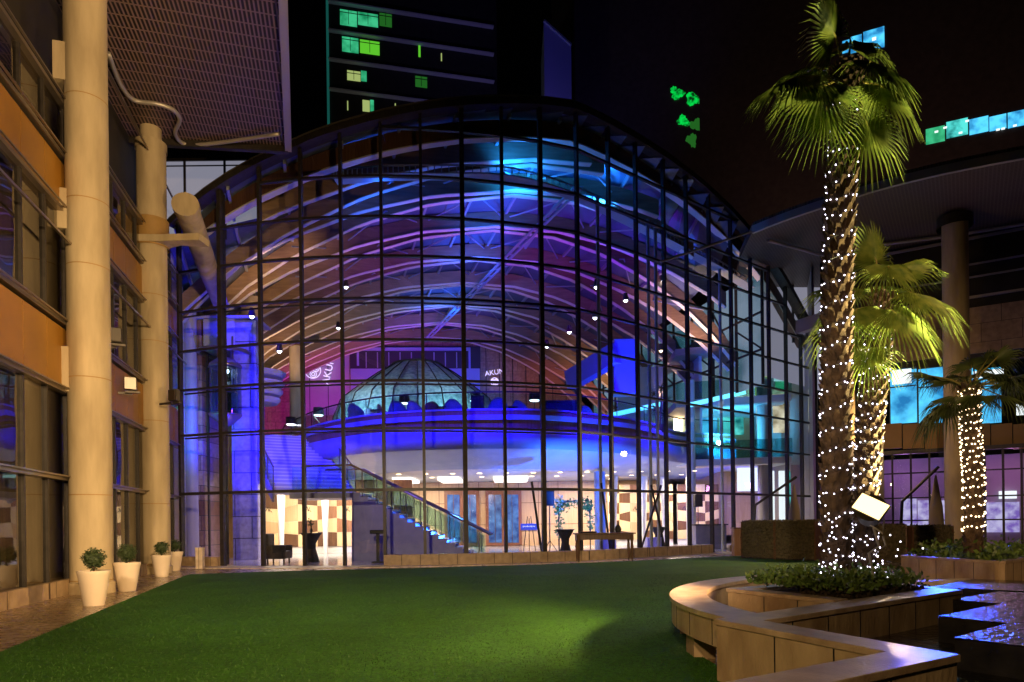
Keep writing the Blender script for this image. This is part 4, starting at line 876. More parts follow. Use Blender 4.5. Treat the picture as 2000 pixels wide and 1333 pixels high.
# z levels measured at the near edge of the photo
PW, PZ = (O0.x, O0.y), (O0.x + OD.x, O0.y + OD.y)
def zlev(px, py): return on_wall(px, py, PW, PZ)[1]
LV = [zlev(0, 915), zlev(0, 707), zlev(0, 547), zlev(0, 367), zlev(0, 283), zlev(0, 155), zlev(0, 30), ]
print('LV', LV)
z_sill, z1, z2, z3, z4, z5, z6 = .32, LV[1], LV[2], LV[4], LV[5], LV[6], 13.6
obox(MB(), S0, S1, -.35, .12, 0, z_sill).build('plinth', 'plinth_stone', OB)
obox(MB(), S0, S1, -3.2, -3.0, 0, 13.5).build('inner_wall', 'deep_wall', OB)
def winbay(s0, s1, z0, z1_, cur=True):
    g_ = MB().quad(ob(s0, 0, z0), ob(s1, 0, z0), ob(s1, 0, z1_), ob(s0, 0, z1_)).build('window', 'office_glass', OB)
    fm = MB(); obox(fm, s0 - .035, s0 + .035, -.08, .05, z0, z1_); fm.build('frame', 'dark_metal', g_)
    if cur:
        cm = MB(); n_ = 14; pts_ = [(s0 + (s1 - s0) * i / n_, -.35 + .05 * (i % 2)) for i in range(n_ + 1)]
        k = len(pts_); cm.add([ob(a, b_, z0) for a, b_ in pts_] + [ob(a, b_, z1_) for a, b_ in pts_], [(i, i + 1, k + i + 1, k + i) for i in range(k - 1)]); cm.build('curtain', 'curtain', g_)
bays = [S0 + i * 1.045 for i in range(21)]
for i, (a, b_) in enumerate(zip(bays, bays[1:])):
    if a < -3.5: continue
    winbay(a, b_, z_sill, LV[0] - .04, i % 3 != 1); winbay(a, b_, LV[0] + .04, z1, i % 3 != 1)
    winbay(a, b_, z2 + .1, z3, i % 2 == 0); winbay(a, b_, z4, z5, False)
    for (p, q) in ((z1 + .1, z2 - .1), (z3 + .12, z4 - .12)):
        obox(MB(), a + .012, b_ - .012, -.05, .05, p, q).build('orange_panel', 'orange_panel' if (i % 6) not in (4, 5) else 'ochre_shade', OB)
for z in (LV[0], z1, z2, z3, z4, z5):
    mb = MB(); obox(mb, S0, S1, -.06, .12, z - .045, z + .045); obox(mb, S0, S1, .16, .2, z + .02, z + .05); mb.build('rail', 'rail_metal', OB)
for z in (LV[3], z6 - .9):
    mb = MB(); obox(mb, S0, S1, .25, .3, z - .02, z + .03); mb.build('rail', 'rail_metal', OB)
# dark recesses behind the upper storeys
obox(MB(), S0, S1, -.6, -.5, z5, 13.6).build('louvre_wall', 'tower_wall', OB)
# canopy with ribbed metal ceiling, fascia and lighting tube
cz_ = 13.55
E0, E1 = at(541, 0, 15.4), at(563, 288, 21.6)
s_edge = 4.6
def oe(px, py, z):  # where the ray meets height z
    dx, dy = px - HX, HY - py; u = (dx + dy * ROLL) / F; v = (dy - dx * ROLL) / F; Y = (z - CAMZ) / v; return Vector((u * Y, Y, z))
cn_ = oe(553, 2, cz_); cr = oe(563, 286, cz_); cl = oe(330, 312, cz_); edge_o = (cr - O0).dot(ON); far_s = (cr - O0).dot(OD)
print('canopy', edge_o, far_s, cr, cl)
en_ = cn_ + (cn_ - cr) * .8
cn = MB(); cn.prism([ob(S0 - 4, -.5, 0).to_2d()[:], en_.to_2d()[:], ob(far_s, edge_o, 0).to_2d()[:], ob(far_s + .6, -.5, 0).to_2d()[:]], cz_, cz_ + .3)
canopy = cn.build('canopy', 'canopy_mesh', OB)
mb = MB(); a, b_ = Vector((en_.x, en_.y, cz_)), Vector((cr.x, cr.y, cz_)); mb.beam(a, b_, .2, .36); mb.build('fascia', 'pale_metal', canopy)
mb = MB(); mb.beam(ob(far_s + .05, edge_o, cz_), ob(far_s + .65, -.5, cz_), .16, .4); mb.build('fascia', 'dark_metal', canopy)
# soffit conduit that snakes round the column head
snake = [oe(*p, cz_ - .12) for p in ((212, 105), (235, 165), (262, 196), (305, 203), (338, 215), (351, 235), (342, 262), (365, 283), (430, 279), (545, 262))]
sn = smooth_path([p[:] for p in snake], 5)
tag(MB().tube(sn, .06, 8).build('conduit', 'pale_metal', OB, True), 'pale pipe snaking under the canopy round the column head')
# concrete columns with saddle brackets
def gcol(px, py, lbl, topz):
    b0 = oe(px, py, 0); b0.z = 0
    mb = MB(); mb.lathe([(.45, 0), (.45, .22), (.41, .25)] + [(.41 + (.002 if i % 2 else 0), .25 + (topz - .25) * i / 12) for i in range(13)], b0, 40)
    c = mb.build('column', 'concrete', OB, 'auto'); c['label'] = lbl
    if True:
        MB().lathe([(.44, topz - .25), (.44, topz), (.3, topz + .05), (.3, cz_)], b0, 36).build('collar', 'concrete', c, 'auto')
    for z in (.27, 2.1, 4.6, 7.0, 8.4, 10.6):
        MB().lathe([(.414, z), (.414, z + .02)], b0, 36).build('joint', 'ochre_shade', c)
    return b0, c
c1, co1 = gcol(180, 1158, 'nearest tall round concrete column of the office block', 13.3)
c2, co2 = gcol(305, 1120, 'second round concrete column, holding the slanting strut', 13.1)
c3s = [c1 + (c2 - c1) * k for k in (0, 1)]
for c in c3s:
    s_ = (c - O0).dot(OD)
    for z0, z1_ in ((4.3, 5.25), (7.75, 8.6), (10.9, 11.7)):
        mb = MB(); obox(mb, s_ - .28, s_ + .28, -.05, (c - O0).dot(ON) - .25, z0, z1_); mb.build('bracket', 'concrete', OB)
# slanting tubular strut, cap and bracket to the second column
p, q = at(362, 400, 19.9), at(432, 598, 26.2)
sr = MB().tube([p, p.lerp(q, .5), q], [.36, .34, .28], 28).build('strut', 'concrete', OB, 'auto'); sr['label'] = 'slanting round strut running through the glass wall'
dd = (q - p).normalized(); MB().tube([p - dd * .02, p + dd * .25], .385, 28).build('cap', 'concrete', sr, 'auto')
bz = p.z - .55; mb = MB(); mb.prism([(c2.x - .3, c2.y - .5), (c2.x + .45, c2.y - .45), (p.x + .45, p.y - .1), (p.x + .5, p.y + .45), (p.x - .3, p.y + .3), (c2.x - .2, c2.y + .4)], bz - .55, bz - .35)
mb.build('bracket', 'concrete', OB); MB().lathe([(.47, bz - .6), (.47, bz + .25)], c2, 36).build('bracket', 'ochre_shade', OB, True)

# small floodlights on brackets
def wall_flood(p, rz, lbl, face='lamp_body'):
    t_ = thing('wall_floodlight', p, lbl, 'floodlight', 'floodlights on the columns'); p = Vector(p)
    MB().box(p + Vector((0, 0, .2)), (.3, .16, .34), rz).build('housing', 'lamp_body', t_, bevel=.02)
    MB().box(p + Vector((math.sin(rz) * .1, -math.cos(rz) * .1, .2)), (.26, .02, .3), rz).build('lens', face, t_)
    MB().box(p + Vector((-.0, .1, 0)), (.34, .1, .05), rz).build('bracket', 'lamp_body', t_); MB().box(p + Vector((-.3, .1, -.02)), (.5, .06, .06), rz).build('arm', 'lamp_body', t_)
wall_flood(at(255, 765, 17.6), .5, 'dark floodlight on the orange panels between the two columns', 'pale_metal')
wall_flood(at(341, 786, 19.6), -.4, 'small dark floodlight on the right side of the second column')
wall_flood(at(224, 672, 15.6), .5, 'small dark floodlight just right of the nearest column')

# ------------------------------------------------------------------ pots with topiary
def pot(px, py, scale, lbl, lbl2):
    b0 = oe(px, py, 0); b0.z = .002; l = b0
    t_ = thing('plant_pot', l, lbl, 'plant pot', 'tapered plant pots by the columns')
    MB().lathe([(.001, 0), (.185, 0), (.19, .03), (.285, .62), (.3, .66), (.3, .7), (.265, .7), (.25, .62), (.001, .6)], l, 36).build('pot_shell', 'pot', t_, 'auto'); MB().lathe([(.25, .63), (.001, .65)], l, 24).build('soil', 'soil', t_)
    pl = thing('topiary_ball', l + Vector((0, 0, .64)), lbl2, 'shrub', 'clipped shrubs in pots'); c = l + Vector((0, 0, .93))
    pts_ = []
    for _ in range(1500):
        d = Vector([random.gauss(0, 1) for _ in range(3)]).normalized(); pts_.append(c + d * .2 * random.uniform(.55, 1.08) * (1 + .12 * math.sin(7 * d.x + 5 * d.z)))
    MB().leaves(pts_, .05).build('foliage', 'topiary', pl); MB().tube([l + Vector((0, 0, .6)), c], .02, 6).build('stem', 'trunk', pl); MB().blob(c, .15, 8).build('twig_core', 'topiary', pl)
    t_.scale = pl.scale = (scale,) * 3; pl.location = l + Vector((0, 0, .64 * scale))
pot(184, 1183, .9, 'largest and nearest tapered pot in front of the first column', 'clipped round shrub in the nearest pot')
pot(249, 1155, .9, 'tapered pot between the two big columns', 'clipped round shrub in the pot between the columns')
pot(316, 1127, .87, 'tapered pot at the foot of the second column', 'clipped round shrub in the pot at the second column')
pot(341, 1115, .87, 'smallest looking tapered pot, behind the second column', 'clipped round shrub in the farthest pot')
b0 = oe(391, 1112, 0); t_ = thing('bollard', (b0.x, b0.y, 0), 'short square stone bollard left of the glass entrance', 'bollard')
MB().box((b0.x, b0.y, .34), (.22, .2, .66)).build('post', 'kerb_stone', t_, bevel=.01); MB().box((b0.x, b0.y, .69), (.23, .21, .05)).build('cap', 'kerb_stone', t_)

# ------------------------------------------------------------------ wooden table on the lawn
tb = oe(1180, 1098, 0); tl = Vector((tb.x, tb.y, .018)); t_ = thing('serving_table', tl, 'long dark wooden table with turned legs on wheels at the lawn edge', 'table')
hw = 1.0
MB().box(tl + Vector((0, 0, .98)), (2 * hw + .1, .85, .05)).build('table_top', 'wood_dark', t_, bevel=.01)
MB().box(tl + Vector((0, 0, .86)), (2 * hw - .05, .72, .18)).build('apron', 'wood_dark', t_)
for sx in (-1, 1):
    for sy in (-1, 1):
        l = tl + Vector((sx * (hw - .08), sy * .34, 0)); lg = MB().lathe([(.03, .08), (.035, .2), (.055, .5), (.04, .7), (.06, .76), (.06, .95)], l, 12).build('leg', 'wood_dark', t_, True)
        MB().tube([l + Vector((-.015, 0, .04)), l + Vector((.015, 0, .04))], .04, 12).build('wheel', 'black', lg)
for (dx, h, l_) in ((-.55, .1, 'low dark tray at the left end of the wooden table'), (.5, .24, 'dark bottle shaped ornament at the right end of the wooden table')):
    q = tl + Vector((dx, 0, 1.006)); o = thing('tray' if h < .2 else 'ornament', q, l_, 'tray' if h < .2 else 'ornament')
    if h < .2: MB().lathe([(.001, 0), (.28, 0), (.32, .05), (.3, .05), (.27, .02), (.001, .02)], q, 20).build('dish', 'black', o, True)
    else: MB().lathe([(.09, 0), (.12, .1), (.1, .2), (.03, .28), (.03, .36), (.001, .36)], q, 16).build('body', 'black', o, True); MB().lathe([(.035, .36), (.035, .4), (.001, .4)], q, 10).build('stopper', 'wood_dark', o)

# ------------------------------------------------------------------ stone walls, ring bench, palm bed, pool
def wall_path(P, t_, z0, z1, cap=.05, over=.015):
    body, top = MB(), MB()
    def offs(d):
        out = []
        for i in range(len(P)):
            p = Vector(P[i]); n_ = []
            if i > 0: e_ = (p - Vector(P[i - 1])).normalized(); n_.append(Vector((-e_.y, e_.x)))
            if i < len(P) - 1: e_ = (Vector(P[i + 1]) - p).normalized(); n_.append(Vector((-e_.y, e_.x)))
            if len(n_) == 2: m_ = (n_[0] + n_[1]); m_ = m_ / max(m_.length_squared / 2, .2)
            else: m_ = n_[0]
            out.append(p + m_ * d)
        return out
    for mb, d, a, b_ in ((body, t_ / 2, z0, z1 - cap), (top, t_ / 2 + over, z1 - cap, z1)):
        L_, Rr = offs(d), offs(-d); poly = [tuple(p) for p in L_] + [tuple(p) for p in reversed(Rr)]
        n_ = len(P)
        for i in range(n_ - 1):
            q = [L_[i], L_[i + 1], Rr[i + 1], Rr[i]]; vs = [(p.x, p.y, a) for p in q] + [(p.x, p.y, b_) for p in q]
            fs = [(3, 2, 1, 0), (4, 5, 6, 7), (0, 1, 5, 4), (2, 3, 7, 6)]
            if i == 0: fs.append((3, 0, 4, 7))
            if i == n_ - 2: fs.append((1, 2, 6, 5))
            mb.add(vs, fs)
    return body, top
# stone panel material: joints follow the panels as real grooves, so model the cladding with gaps
def clad(P, t_, z0, z1, root, pw=.62, cap=.05):
    body, top = wall_path(P, t_, z0, z1, cap)
    b_ = body.build('wall_face', 'stone_clad', root); top.build('coping', 'coping_stone', root, bevel=.006)
    gr = MB(); n_ = len(P)
    for i in range(n_ - 1):
        a, c = Vector(P[i]), Vector(P[i + 1]); d = c - a; L_ = d.length; d.normalize(); nn = Vector((-d.y, d.x)); k = max(1, int(L_ / pw))
        if L_ < .7: continue
        for j in range(1, k + 1):
            for sg in (-1, 1):
                p = a + d * (L_ * j / (k + 1)) + nn * sg * (t_ / 2 + .001); gr.box((p.x, p.y, (z0 + z1 - cap) / 2), (.012, .004, z1 - cap - z0 - .01), math.atan2(d.y, d.x))
    if gr.v: gr.build('groove', 'black', b_)
    return b_
mat('stone_clad', (.26, .17, .1), (.54, .4, .25), 3.2, .45, .35, detail=14, bscale=24, stretch=(1, 1, .45))
mat('coping_stone', (.3, .2, .13), (.56, .42, .29), 5, .28, .2, detail=14, bscale=40)
PT = .55; Ac = (1.93, 5.70); Bc = (2.58, 4.20); Fc = (2.58 - 2.58, 4.2 - 1.53); Cc = (5.22, 7.98)
PWALL = thing('pool_wall', (1.93, 5.7, 0), 'zigzag stone clad pool wall with polished coping in the near corner', 'wall')
clad([Fc, Bc, Ac, Cc], .28, 0, PT, PWALL)
PB = thing('palm_planter', (4.0, 8.3, 0), 'raised stone planter bed holding the two big palms', 'planter')
Lc, Nc = (2.85, 8.36), (4.62, 9.32)
clad([(3.5, 7.1), Lc, Nc, (5.2, 8.16)], .2, 0, PT - .004, PB)
bed = [(3.62, 7.12), Lc, Nc, (5.08, 8.02)]
mb = MB(); 
# mounded soil
bc = Vector((4.05, 8.2)); ring_ = []
nU = 14
def bilin(u, v): 
    a, b_, c, d = [Vector(q) for q in ((3.62, 7.12), (5.08, 8.02), Nc, Lc)]
    return a * (1 - u) * (1 - v) + b_ * u * (1 - v) + c * u * v + d * (1 - u) * v
for i in range(nU + 1):
    for j in range(nU + 1):
        u, v = i / nU, j / nU; p = bilin(u, v); mb.v.append(Vector((p.x, p.y, .46 + .16 * math.sin(math.pi * u) * math.sin(math.pi * v) + random.uniform(-.015, .015))))
for i in range(nU):
    for j in range(nU): mb.f.append((i * (nU + 1) + j, (i + 1) * (nU + 1) + j, (i + 1) * (nU + 1) + j + 1, i * (nU + 1) + j + 1))
mb.build('soil', 'soil', PB, True)
pts_ = []
for _ in range(3800):
    p = bilin(random.uniform(.04, .96), min(.97, max(.05, random.gauss(.6, .28)))); pts_.append((p.x, p.y, .6 + abs(random.gauss(0, .07))))
tag(MB().leaves(pts_, .075, .9).build('ground_cover', 'leaf'), 'low leafy ground cover around the two palms', 'plants', kind='stuff')
pts_ = []
for _ in range(2600):
    p = bilin(random.uniform(.04, .96), random.uniform(.03, .5)); pts_.append((p.x, p.y, .5 + abs(random.gauss(0, .05))))
tag(MB().leaves(pts_, .05, .3).build('leaf_litter', 'soil'), 'dark bark and leaf litter in the palm bed', 'litter', kind='stuff')
# ring bench
RB = thing('ring_bench', (5.6, 6.9, 0), 'curved floating stone bench sweeping round the palm bed', 'bench')
a0, a1 = R(103), R(195.5)
mb = MB(); n_ = 40; k = 0
prof = [(3.47, PT - .3), (3.85, PT - .3), (3.85, PT - .054), (3.47, PT - .054)]
def ringm(prof):
    mb = MB()
    for j in range(n_ + 1):
        a = a0 + (a1 - a0) * j / n_
        for r_, z in prof: mb.v.append(Vector((5.6 + r_ * math.cos(a), 6.9 + r_ * math.sin(a), z)))
    m_ = len(prof)
    for j in range(n_):
        for i in range(m_): mb.f.append((j * m_ + i, j * m_ + (i + 1) % m_, (j + 1) * m_ + (i + 1) % m_, (j + 1) * m_ + i))
    mb.f += [tuple(range(m_)), tuple(n_ * m_ + i for i in reversed(range(m_)))]; return mb
ringm(prof).build('seat_face', 'stone_clad', RB, 'auto')
ringm([(3.45, PT - .052), (3.87, PT - .052), (3.87, PT - .004), (3.45, PT - .004)]).build('seat', 'coping_stone', RB, 'auto')
for a in (R(112), R(135), R(158), R(180), R(197)):
    MB().box((5.6 + 3.66 * math.cos(a), 6.9 + 3.66 * math.sin(a), .13), (.22, .3, .26), a).build('pedestal', 'stone_clad', RB)
gr = MB()
for j in range(12):
    a = a0 + (a1 - a0) * (j + .5) / 12; gr.box((5.6 + 3.851 * math.cos(a), 6.9 + 3.851 * math.sin(a), PT - .175), (.004, .01, .24), a)
gr.build('groove', 'black', RB)
g = MB().lathe([(.01, .022), (3.4, .022)], (5.6, 6.9, 0), 60, a0=R(100), a1=R(205)).build('gravel_ground', 'soil'); tag(g, kind='structure')
# pool water and black stone blocks with water film
g = MB().prism([(2.62, 4.0), (1.98, 5.66), (5.2, 8.0), (4.8, 9.6), (9, 13), (14, 9), (8, 0), (2.0, 2.6), (1.2, 3.4)], .1, .2).build('pool_water', 'water'); tag(g, kind='structure')
BB = thing('black_fountain_block', (4.4, 5.9, 0), 'stepped black stone fountain block running with water', 'fountain')
blk = [(3.5, 5.28), (4.42, 5.95), (4.12, 6.45), (5.35, 7.3), (5.1, 7.75), (6.2, 8.5), (7.2, 7.6), (9, 5), (6, 1.5)]
MB().prism(blk, .05, .44).build('stone_block', 'black_stone', BB); MB().prism(blk, .441, .452).build('water_film', 'water', BB)
BB2 = thing('black_fountain_block', (6.3, 9.2, 0), 'smaller black fountain block behind the stepped one', 'fountain')
blk2 = [(6.0, 9.0), (6.9, 9.7), (8.0, 8.6), (7.0, 8.0)]
MB().prism(blk2, .05, .44).build('stone_block', 'black_stone', BB2); MB().prism(blk2, .441, .452).build('water_film', 'water', BB2)
# far planter with the third palm
FP = thing('far_planter', (9.4, 13.5, 0), 'pink toned stone planter holding the farther palm', 'planter')
q = [(9.35, 12.8), (8.95, 15.1), (11.6, 17.2), (12.6, 15.2)]
clad([q[0], q[1], q[2], q[3], q[0]], .2, 0, .56, FP, .5)
MB().prism(q, .4, .47).build('soil', 'soil', FP)
pts_ = []
for _ in range(2200):
    u, v = random.random(), random.random(); a, b_, c, d = [Vector(x) for x in q]; p = a * (1 - u) * (1 - v) + b_ * u * (1 - v) + c * u * v + d * (1 - u) * v
    pts_.append((p.x, p.y, .52 + abs(random.gauss(0, .13))))
tag(MB().leaves(pts_, .12, .8).build('far_ground_cover', 'leaf'), 'bushy ground cover under the farther palm', 'plants', kind='stuff')
# low steps / kerbs beyond the bed
for (a, b_, l_) in (((5.8, 10.6), (9.0, 11.2), 'near'), ((7.0, 12.6), (9.0, 13.0), 'far')):
    g = MB(); d = Vector(b_) - Vector(a); g.box(((a[0] + b_[0]) / 2, (a[1] + b_[1]) / 2, .1), (d.length, .3, .2), math.atan2(d.y, d.x)); tag(g.build('kerb', 'kerb_stone'), kind='structure')

# ------------------------------------------------------------------ palms
def fan(mb, pb, hub, tip, nrm_hint, Rr, droop=.35, nseg=36, spread=122):
    d = (Vector(tip) - Vector(hub)).normalized(); side_ = d.cross(Vector(nrm_hint)); 
    if side_.length < .05: side_ = d.cross(Vector((.3, 1, .2)))
    side_.normalize(); nn = side_.cross(d).normalized(); hub = Vector(hub)
    st = R(spread); da = 2 * st / nseg
    for i in range(nseg):
        a = -st + da * (i + .5); L_ = Rr * (.72 + .28 * math.cos(a * .75)) * random.uniform(.9, 1.06)
        def P(r_, ang, lift, fold=0):
            v = d * math.cos(ang) + side_ * math.sin(ang); cup = nn * (-.22 * r_ * (abs(math.sin(ang)) ** 1.5) + lift)
            dr_ = droop * (r_ / Rr) ** 3.2 * Rr * (1.2 + .5 * math.sin(7 * ang))
            return hub + v * r_ + cup - Vector((0, 0, dr_))
        r1 = L_ * .38; r2 = L_ * .7; f = .02
        c0, c1_, c2_ = P(.01, a, 0), P(r1, a, f), P(r2, a, f * .8)
        e1, e2 = P(r1, a - da / 2, -f * .3), P(r1, a + da / 2, -f * .3)
        g1, g2 = P(r2, a - da * .2, 0), P(r2, a + da * .14, 0)
        t1 = P(L_, a - da * .06, 0) - Vector((0, 0, random.uniform(0, .16) * Rr)); t0 = P(L_ * .97, a + da * .12, 0) - Vector((0, 0, random.uniform(.02, .2) * Rr))
        mb.add([c0, e1, c1_, e2, g1, c2_, g2, t1, t0], [(0, 1, 2), (0, 2, 3), (1, 4, 5, 2), (2, 5, 6, 3), (4, 7, 5), (5, 8, 6)])
    m_ = Vector(pb).lerp(hub, .5) + Vector((0, 0, .08 * (hub - Vector(pb)).length))
    return [Vector(pb), m_, hub, hub + d * Rr * .12]
def palm(name_lbl, path, rad, fronds, top, mt='frond', stub=220, Rr=.6, extra=()):
    t_ = thing('palm_tree', path[0], name_lbl, 'palm tree', 'fan palms in the stone planters')
    P = smooth_path([tuple(p) for p in path], 6); n_ = len(P); rs = [rad[0] + (rad[1] - rad[0]) * i / (n_ - 1) + random.uniform(-.008, .008) for i in range(n_)]
    mb = MB().tube(P, rs, 18)
    for k in range(stub):   # fibrous leaf bases in a spiral
        f = k / stub; i = f * (n_ - 1); i0 = min(int(i), n_ - 2); c = Vector(P[i0]).lerp(Vector(P[i0 + 1]), i - i0); r_ = rad[0] + (rad[1] - rad[0]) * f
        a = k * 2.399; o_ = Vector((math.cos(a), math.sin(a), 0)); s_ = Vector((-o_.y, o_.x, 0)); L_ = .06 + .09 * f
        b_ = c + o_ * (r_ - .02); tp = c + o_ * (r_ + L_ * .62) + Vector((0, 0, L_ * 1.1))
        mb.add([b_ - s_ * .06 - Vector((0, 0, .06)), b_ + s_ * .06 - Vector((0, 0, .06)), b_ + s_ * .05 + Vector((0, 0, .06)), b_ - s_ * .05 + Vector((0, 0, .06)), tp + s_ * .022, tp - s_ * .022],
               [(0, 1, 4, 5), (3, 5, 4, 2), (1, 2, 4), (0, 5, 3)])
    mb.build('trunk', 'trunk', t_)
    for (hub, tip, hint, r_, dr_) in fronds:
        lm = MB(); pts_ = fan(lm, None, top, hub, tip, hint, r_, dr_) if False else fan(lm, top, hub, tip, hint, r_, dr_)
        f_ = lm.build('frond', mt, t_); MB().tube(pts_, [.022, .016, .012, .004], 6).build('stalk', 'petiole', f_)
    return t_, P
def F3(Y0, hub, dy, tip, dty, Rr, droop, hint=(0, -.6, 1)):
    h = at(hub[0], hub[1], Y0 + dy); t_ = at(tip[0], tip[1], Y0 + dty); return (h, t_, hint, Rr or (t_ - h).length * 1.05, droop)
Y1 = 8.55
top1 = at(1652, 165, Y1)
path1 = [at(1634, 1140, Y1), at(1632, 900, Y1), at(1634, 650, Y1), at(1641, 400, Y1), at(1650, 230, Y1), at(1653, 150, Y1)]
fr1 = [F3(Y1, (1632, 72), -.1, (1598, 0), -.35, .62, .25, (0, -1, .2)), F3(Y1, (1560, 150), -.15, (1470, 195), -.25, .62, .35), F3(Y1, (1608, 168), -.3, (1545, 240), -.5, .66, .35, (-.3, -1, .6)),
       F3(Y1, (1612, 215), -.2, (1598, 320), -.2, .62, .15, (-.2, -1, .1)), F3(Y1, (1700, 120), -.2, (1765, 150), -.4, .6, .4), F3(Y1, (1722, 168), -.25, (1785, 235), -.4, .6, .35, (.3, -1, .5)),
       F3(Y1, (1692, 238), -.2, (1722, 340), -.2, .68, .1, (.1, -1, .1)), F3(Y1, (1660, 95), .3, (1690, 40), .8, .6, .5), F3(Y1, (1690, 150), .45, (1790, 180), .9, .6, .5), F3(Y1, (1590, 130), .4, (1530, 150), .9, .6, .5),
       F3(Y1, (1630, 130), .5, (1600, 120), 1.1, .55, .5), F3(Y1, (1670, 180), .4, (1690, 260), .9, .55, .3)]
palm('tallest palm, trunk wrapped in lights, in front of the planter', path1, (.17, .125), [(h, t, n, r * 1.16, d * .8) for h, t, n, r, d in fr1], top1, stub=520)
Y2 = 9.05
top2 = at(1712, 610, Y2)
path2 = [at(1688, 1130, Y2), at(1692, 950, Y2), at(1702, 800, Y2), at(1712, 680, Y2), at(1716, 600, Y2)]
fr2 = [F3(Y2, (1712, 512), 0, (1678, 425), -.1, .6, .05, (.4, -1, 0)), F3(Y2, (1752, 528), .1, (1830, 495), .1, .58, .3), F3(Y2, (1775, 570), -.2, (1875, 600), -.4, .72, .4), F3(Y2, (1742, 605), -.3, (1800, 665), -.5, .7, .3, (.2, -1, .5)),
       F3(Y2, (1660, 560), .1, (1570, 572), .1, .62, .4), F3(Y2, (1655, 615), -.1, (1600, 680), -.1, .62, .3), F3(Y2, (1672, 605), -.3, (1672, 660), -.5, .5, .4), F3(Y2, (1695, 680), -.2, (1668, 760), -.3, .6, .2, (-.2, -1, .2)),
       F3(Y2, (1690, 515), .2, (1660, 480), .5, .5, .4), F3(Y2, (1740, 560), .5, (1790, 560), 1.1, .55, .5), F3(Y2, (1735, 520), -.2, (1745, 560), -.5, .5, .6), F3(Y2, (1760, 600), .2, (1850, 640), .3, .6, .4)]
palm('shorter bright green palm behind the tallest one', path2, (.12, .15), [(h, t, n, r * 1.1, d * .8) for h, t, n, r, d in fr2], top2, stub=380)
MB().tube([at(1716, 600, Y2), at(1725, 430, Y2)], [.02, .004], 6)
Y3 = 13.9
top3 = at(1895, 760, Y3)
path3 = [at(1900, 1080, Y3), at(1902, 950, Y3), at(1896, 850, Y3), at(1893, 760, Y3)]
fr3 = []
for k in range(17):
    a = k * 2.399; el = [0.1, .5, -.35, .9, -.6][k % 5]; d = Vector((math.cos(a) * math.cos(el), math.sin(a) * math.cos(el), math.sin(el))); h = top3 + d * random.uniform(.55, .8); fr3.append((h, h + d, (0, -.3, 1), random.uniform(.6, .78), .5))
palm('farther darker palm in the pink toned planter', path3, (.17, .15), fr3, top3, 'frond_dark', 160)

# fairy lights wound round the trunks
def fairy(path, rad, z0f, z1f, turns, nb, lbl, mt='bulb', br=.0092, clump=None):
    P = smooth_path([tuple(p) for p in path], 12); n_ = len(P); o0 = Vector(path[0]); t_ = thing('string_lights', o0, lbl, 'string lights', 'fairy lights wound round palm trunks')
    cord = []; pos = []
    for k in range(turns * 18 + 1):
        f = z0f + (z1f - z0f) * k / (turns * 18); i = f * (n_ - 1); i0 = min(int(i), n_ - 2); c = Vector(P[i0]).lerp(Vector(P[i0 + 1]), i - i0); r_ = rad[0] + (rad[1] - rad[0]) * f + .035 + .02 * math.sin(k * .7)
        a = 2 * math.pi * k / 18; cord.append(c + Vector((math.cos(a) * r_, math.sin(a) * r_, 0)))
    MB().tube(cord, .004, 4).build('cord', 'black', t_)
    for b_ in range(nb):
        f = (b_ + random.uniform(-.3, .3)) / nb * (len(cord) - 1); i0 = max(0, min(int(f), len(cord) - 2)); p = cord[i0].lerp(cord[i0 + 1], f - i0)
        c = Vector((0, 0, random.uniform(-.04, .04))); pos.append(p + c)
    if clump: pos += clump
    vis = sorted(range(len(pos)), key=lambda i: pos[i].y - 1.0 * pos[i].x * 0)
    base = MB().blob((0, 0, 0), br, 4); bm_ = None
    rest = MB()
    for rank, i in enumerate(vis):
        if rank < 100:
            if bm_ is None: bm_ = base.build('bulb', mt, t_); bm_.location = pos[i] - o0; me_ = bm_.data; [setattr(v, 'co', v.co + o0) for v in me_.vertices]
            else: c = bm_.copy(); C.objects.link(c); c.parent = t_; c.location = pos[i] - o0
        else: rest.blob(pos[i], br, 4)
    if rest.v: tag(rest.build('bulb_strand', mt, t_), kind='stuff')
fairy(path1, (.18, .135), .0, .84, 26, 400, 'cool white fairy lights wound up the tallest palm trunk')
cl = [Vector((4.0 + random.gauss(.62, .16), Y1 + random.gauss(-.1, .12), .62 + abs(random.gauss(.12, .28)))) for _ in range(42)] + [Vector((3.98 + random.gauss(0, .07), Y1 - .3, .6 + abs(random.gauss(0, .5)))) for _ in range(34)]
fairy(path2, (.135, .165), .0, .97, 22, 420, 'fairy lights wound round the shorter palm trunk', clump=cl)
fairy(path3, (.19, .17), .12, .98, 19, 330, 'warm fairy lights wound round the farther palm trunk', 'bulb_warm', .0165)
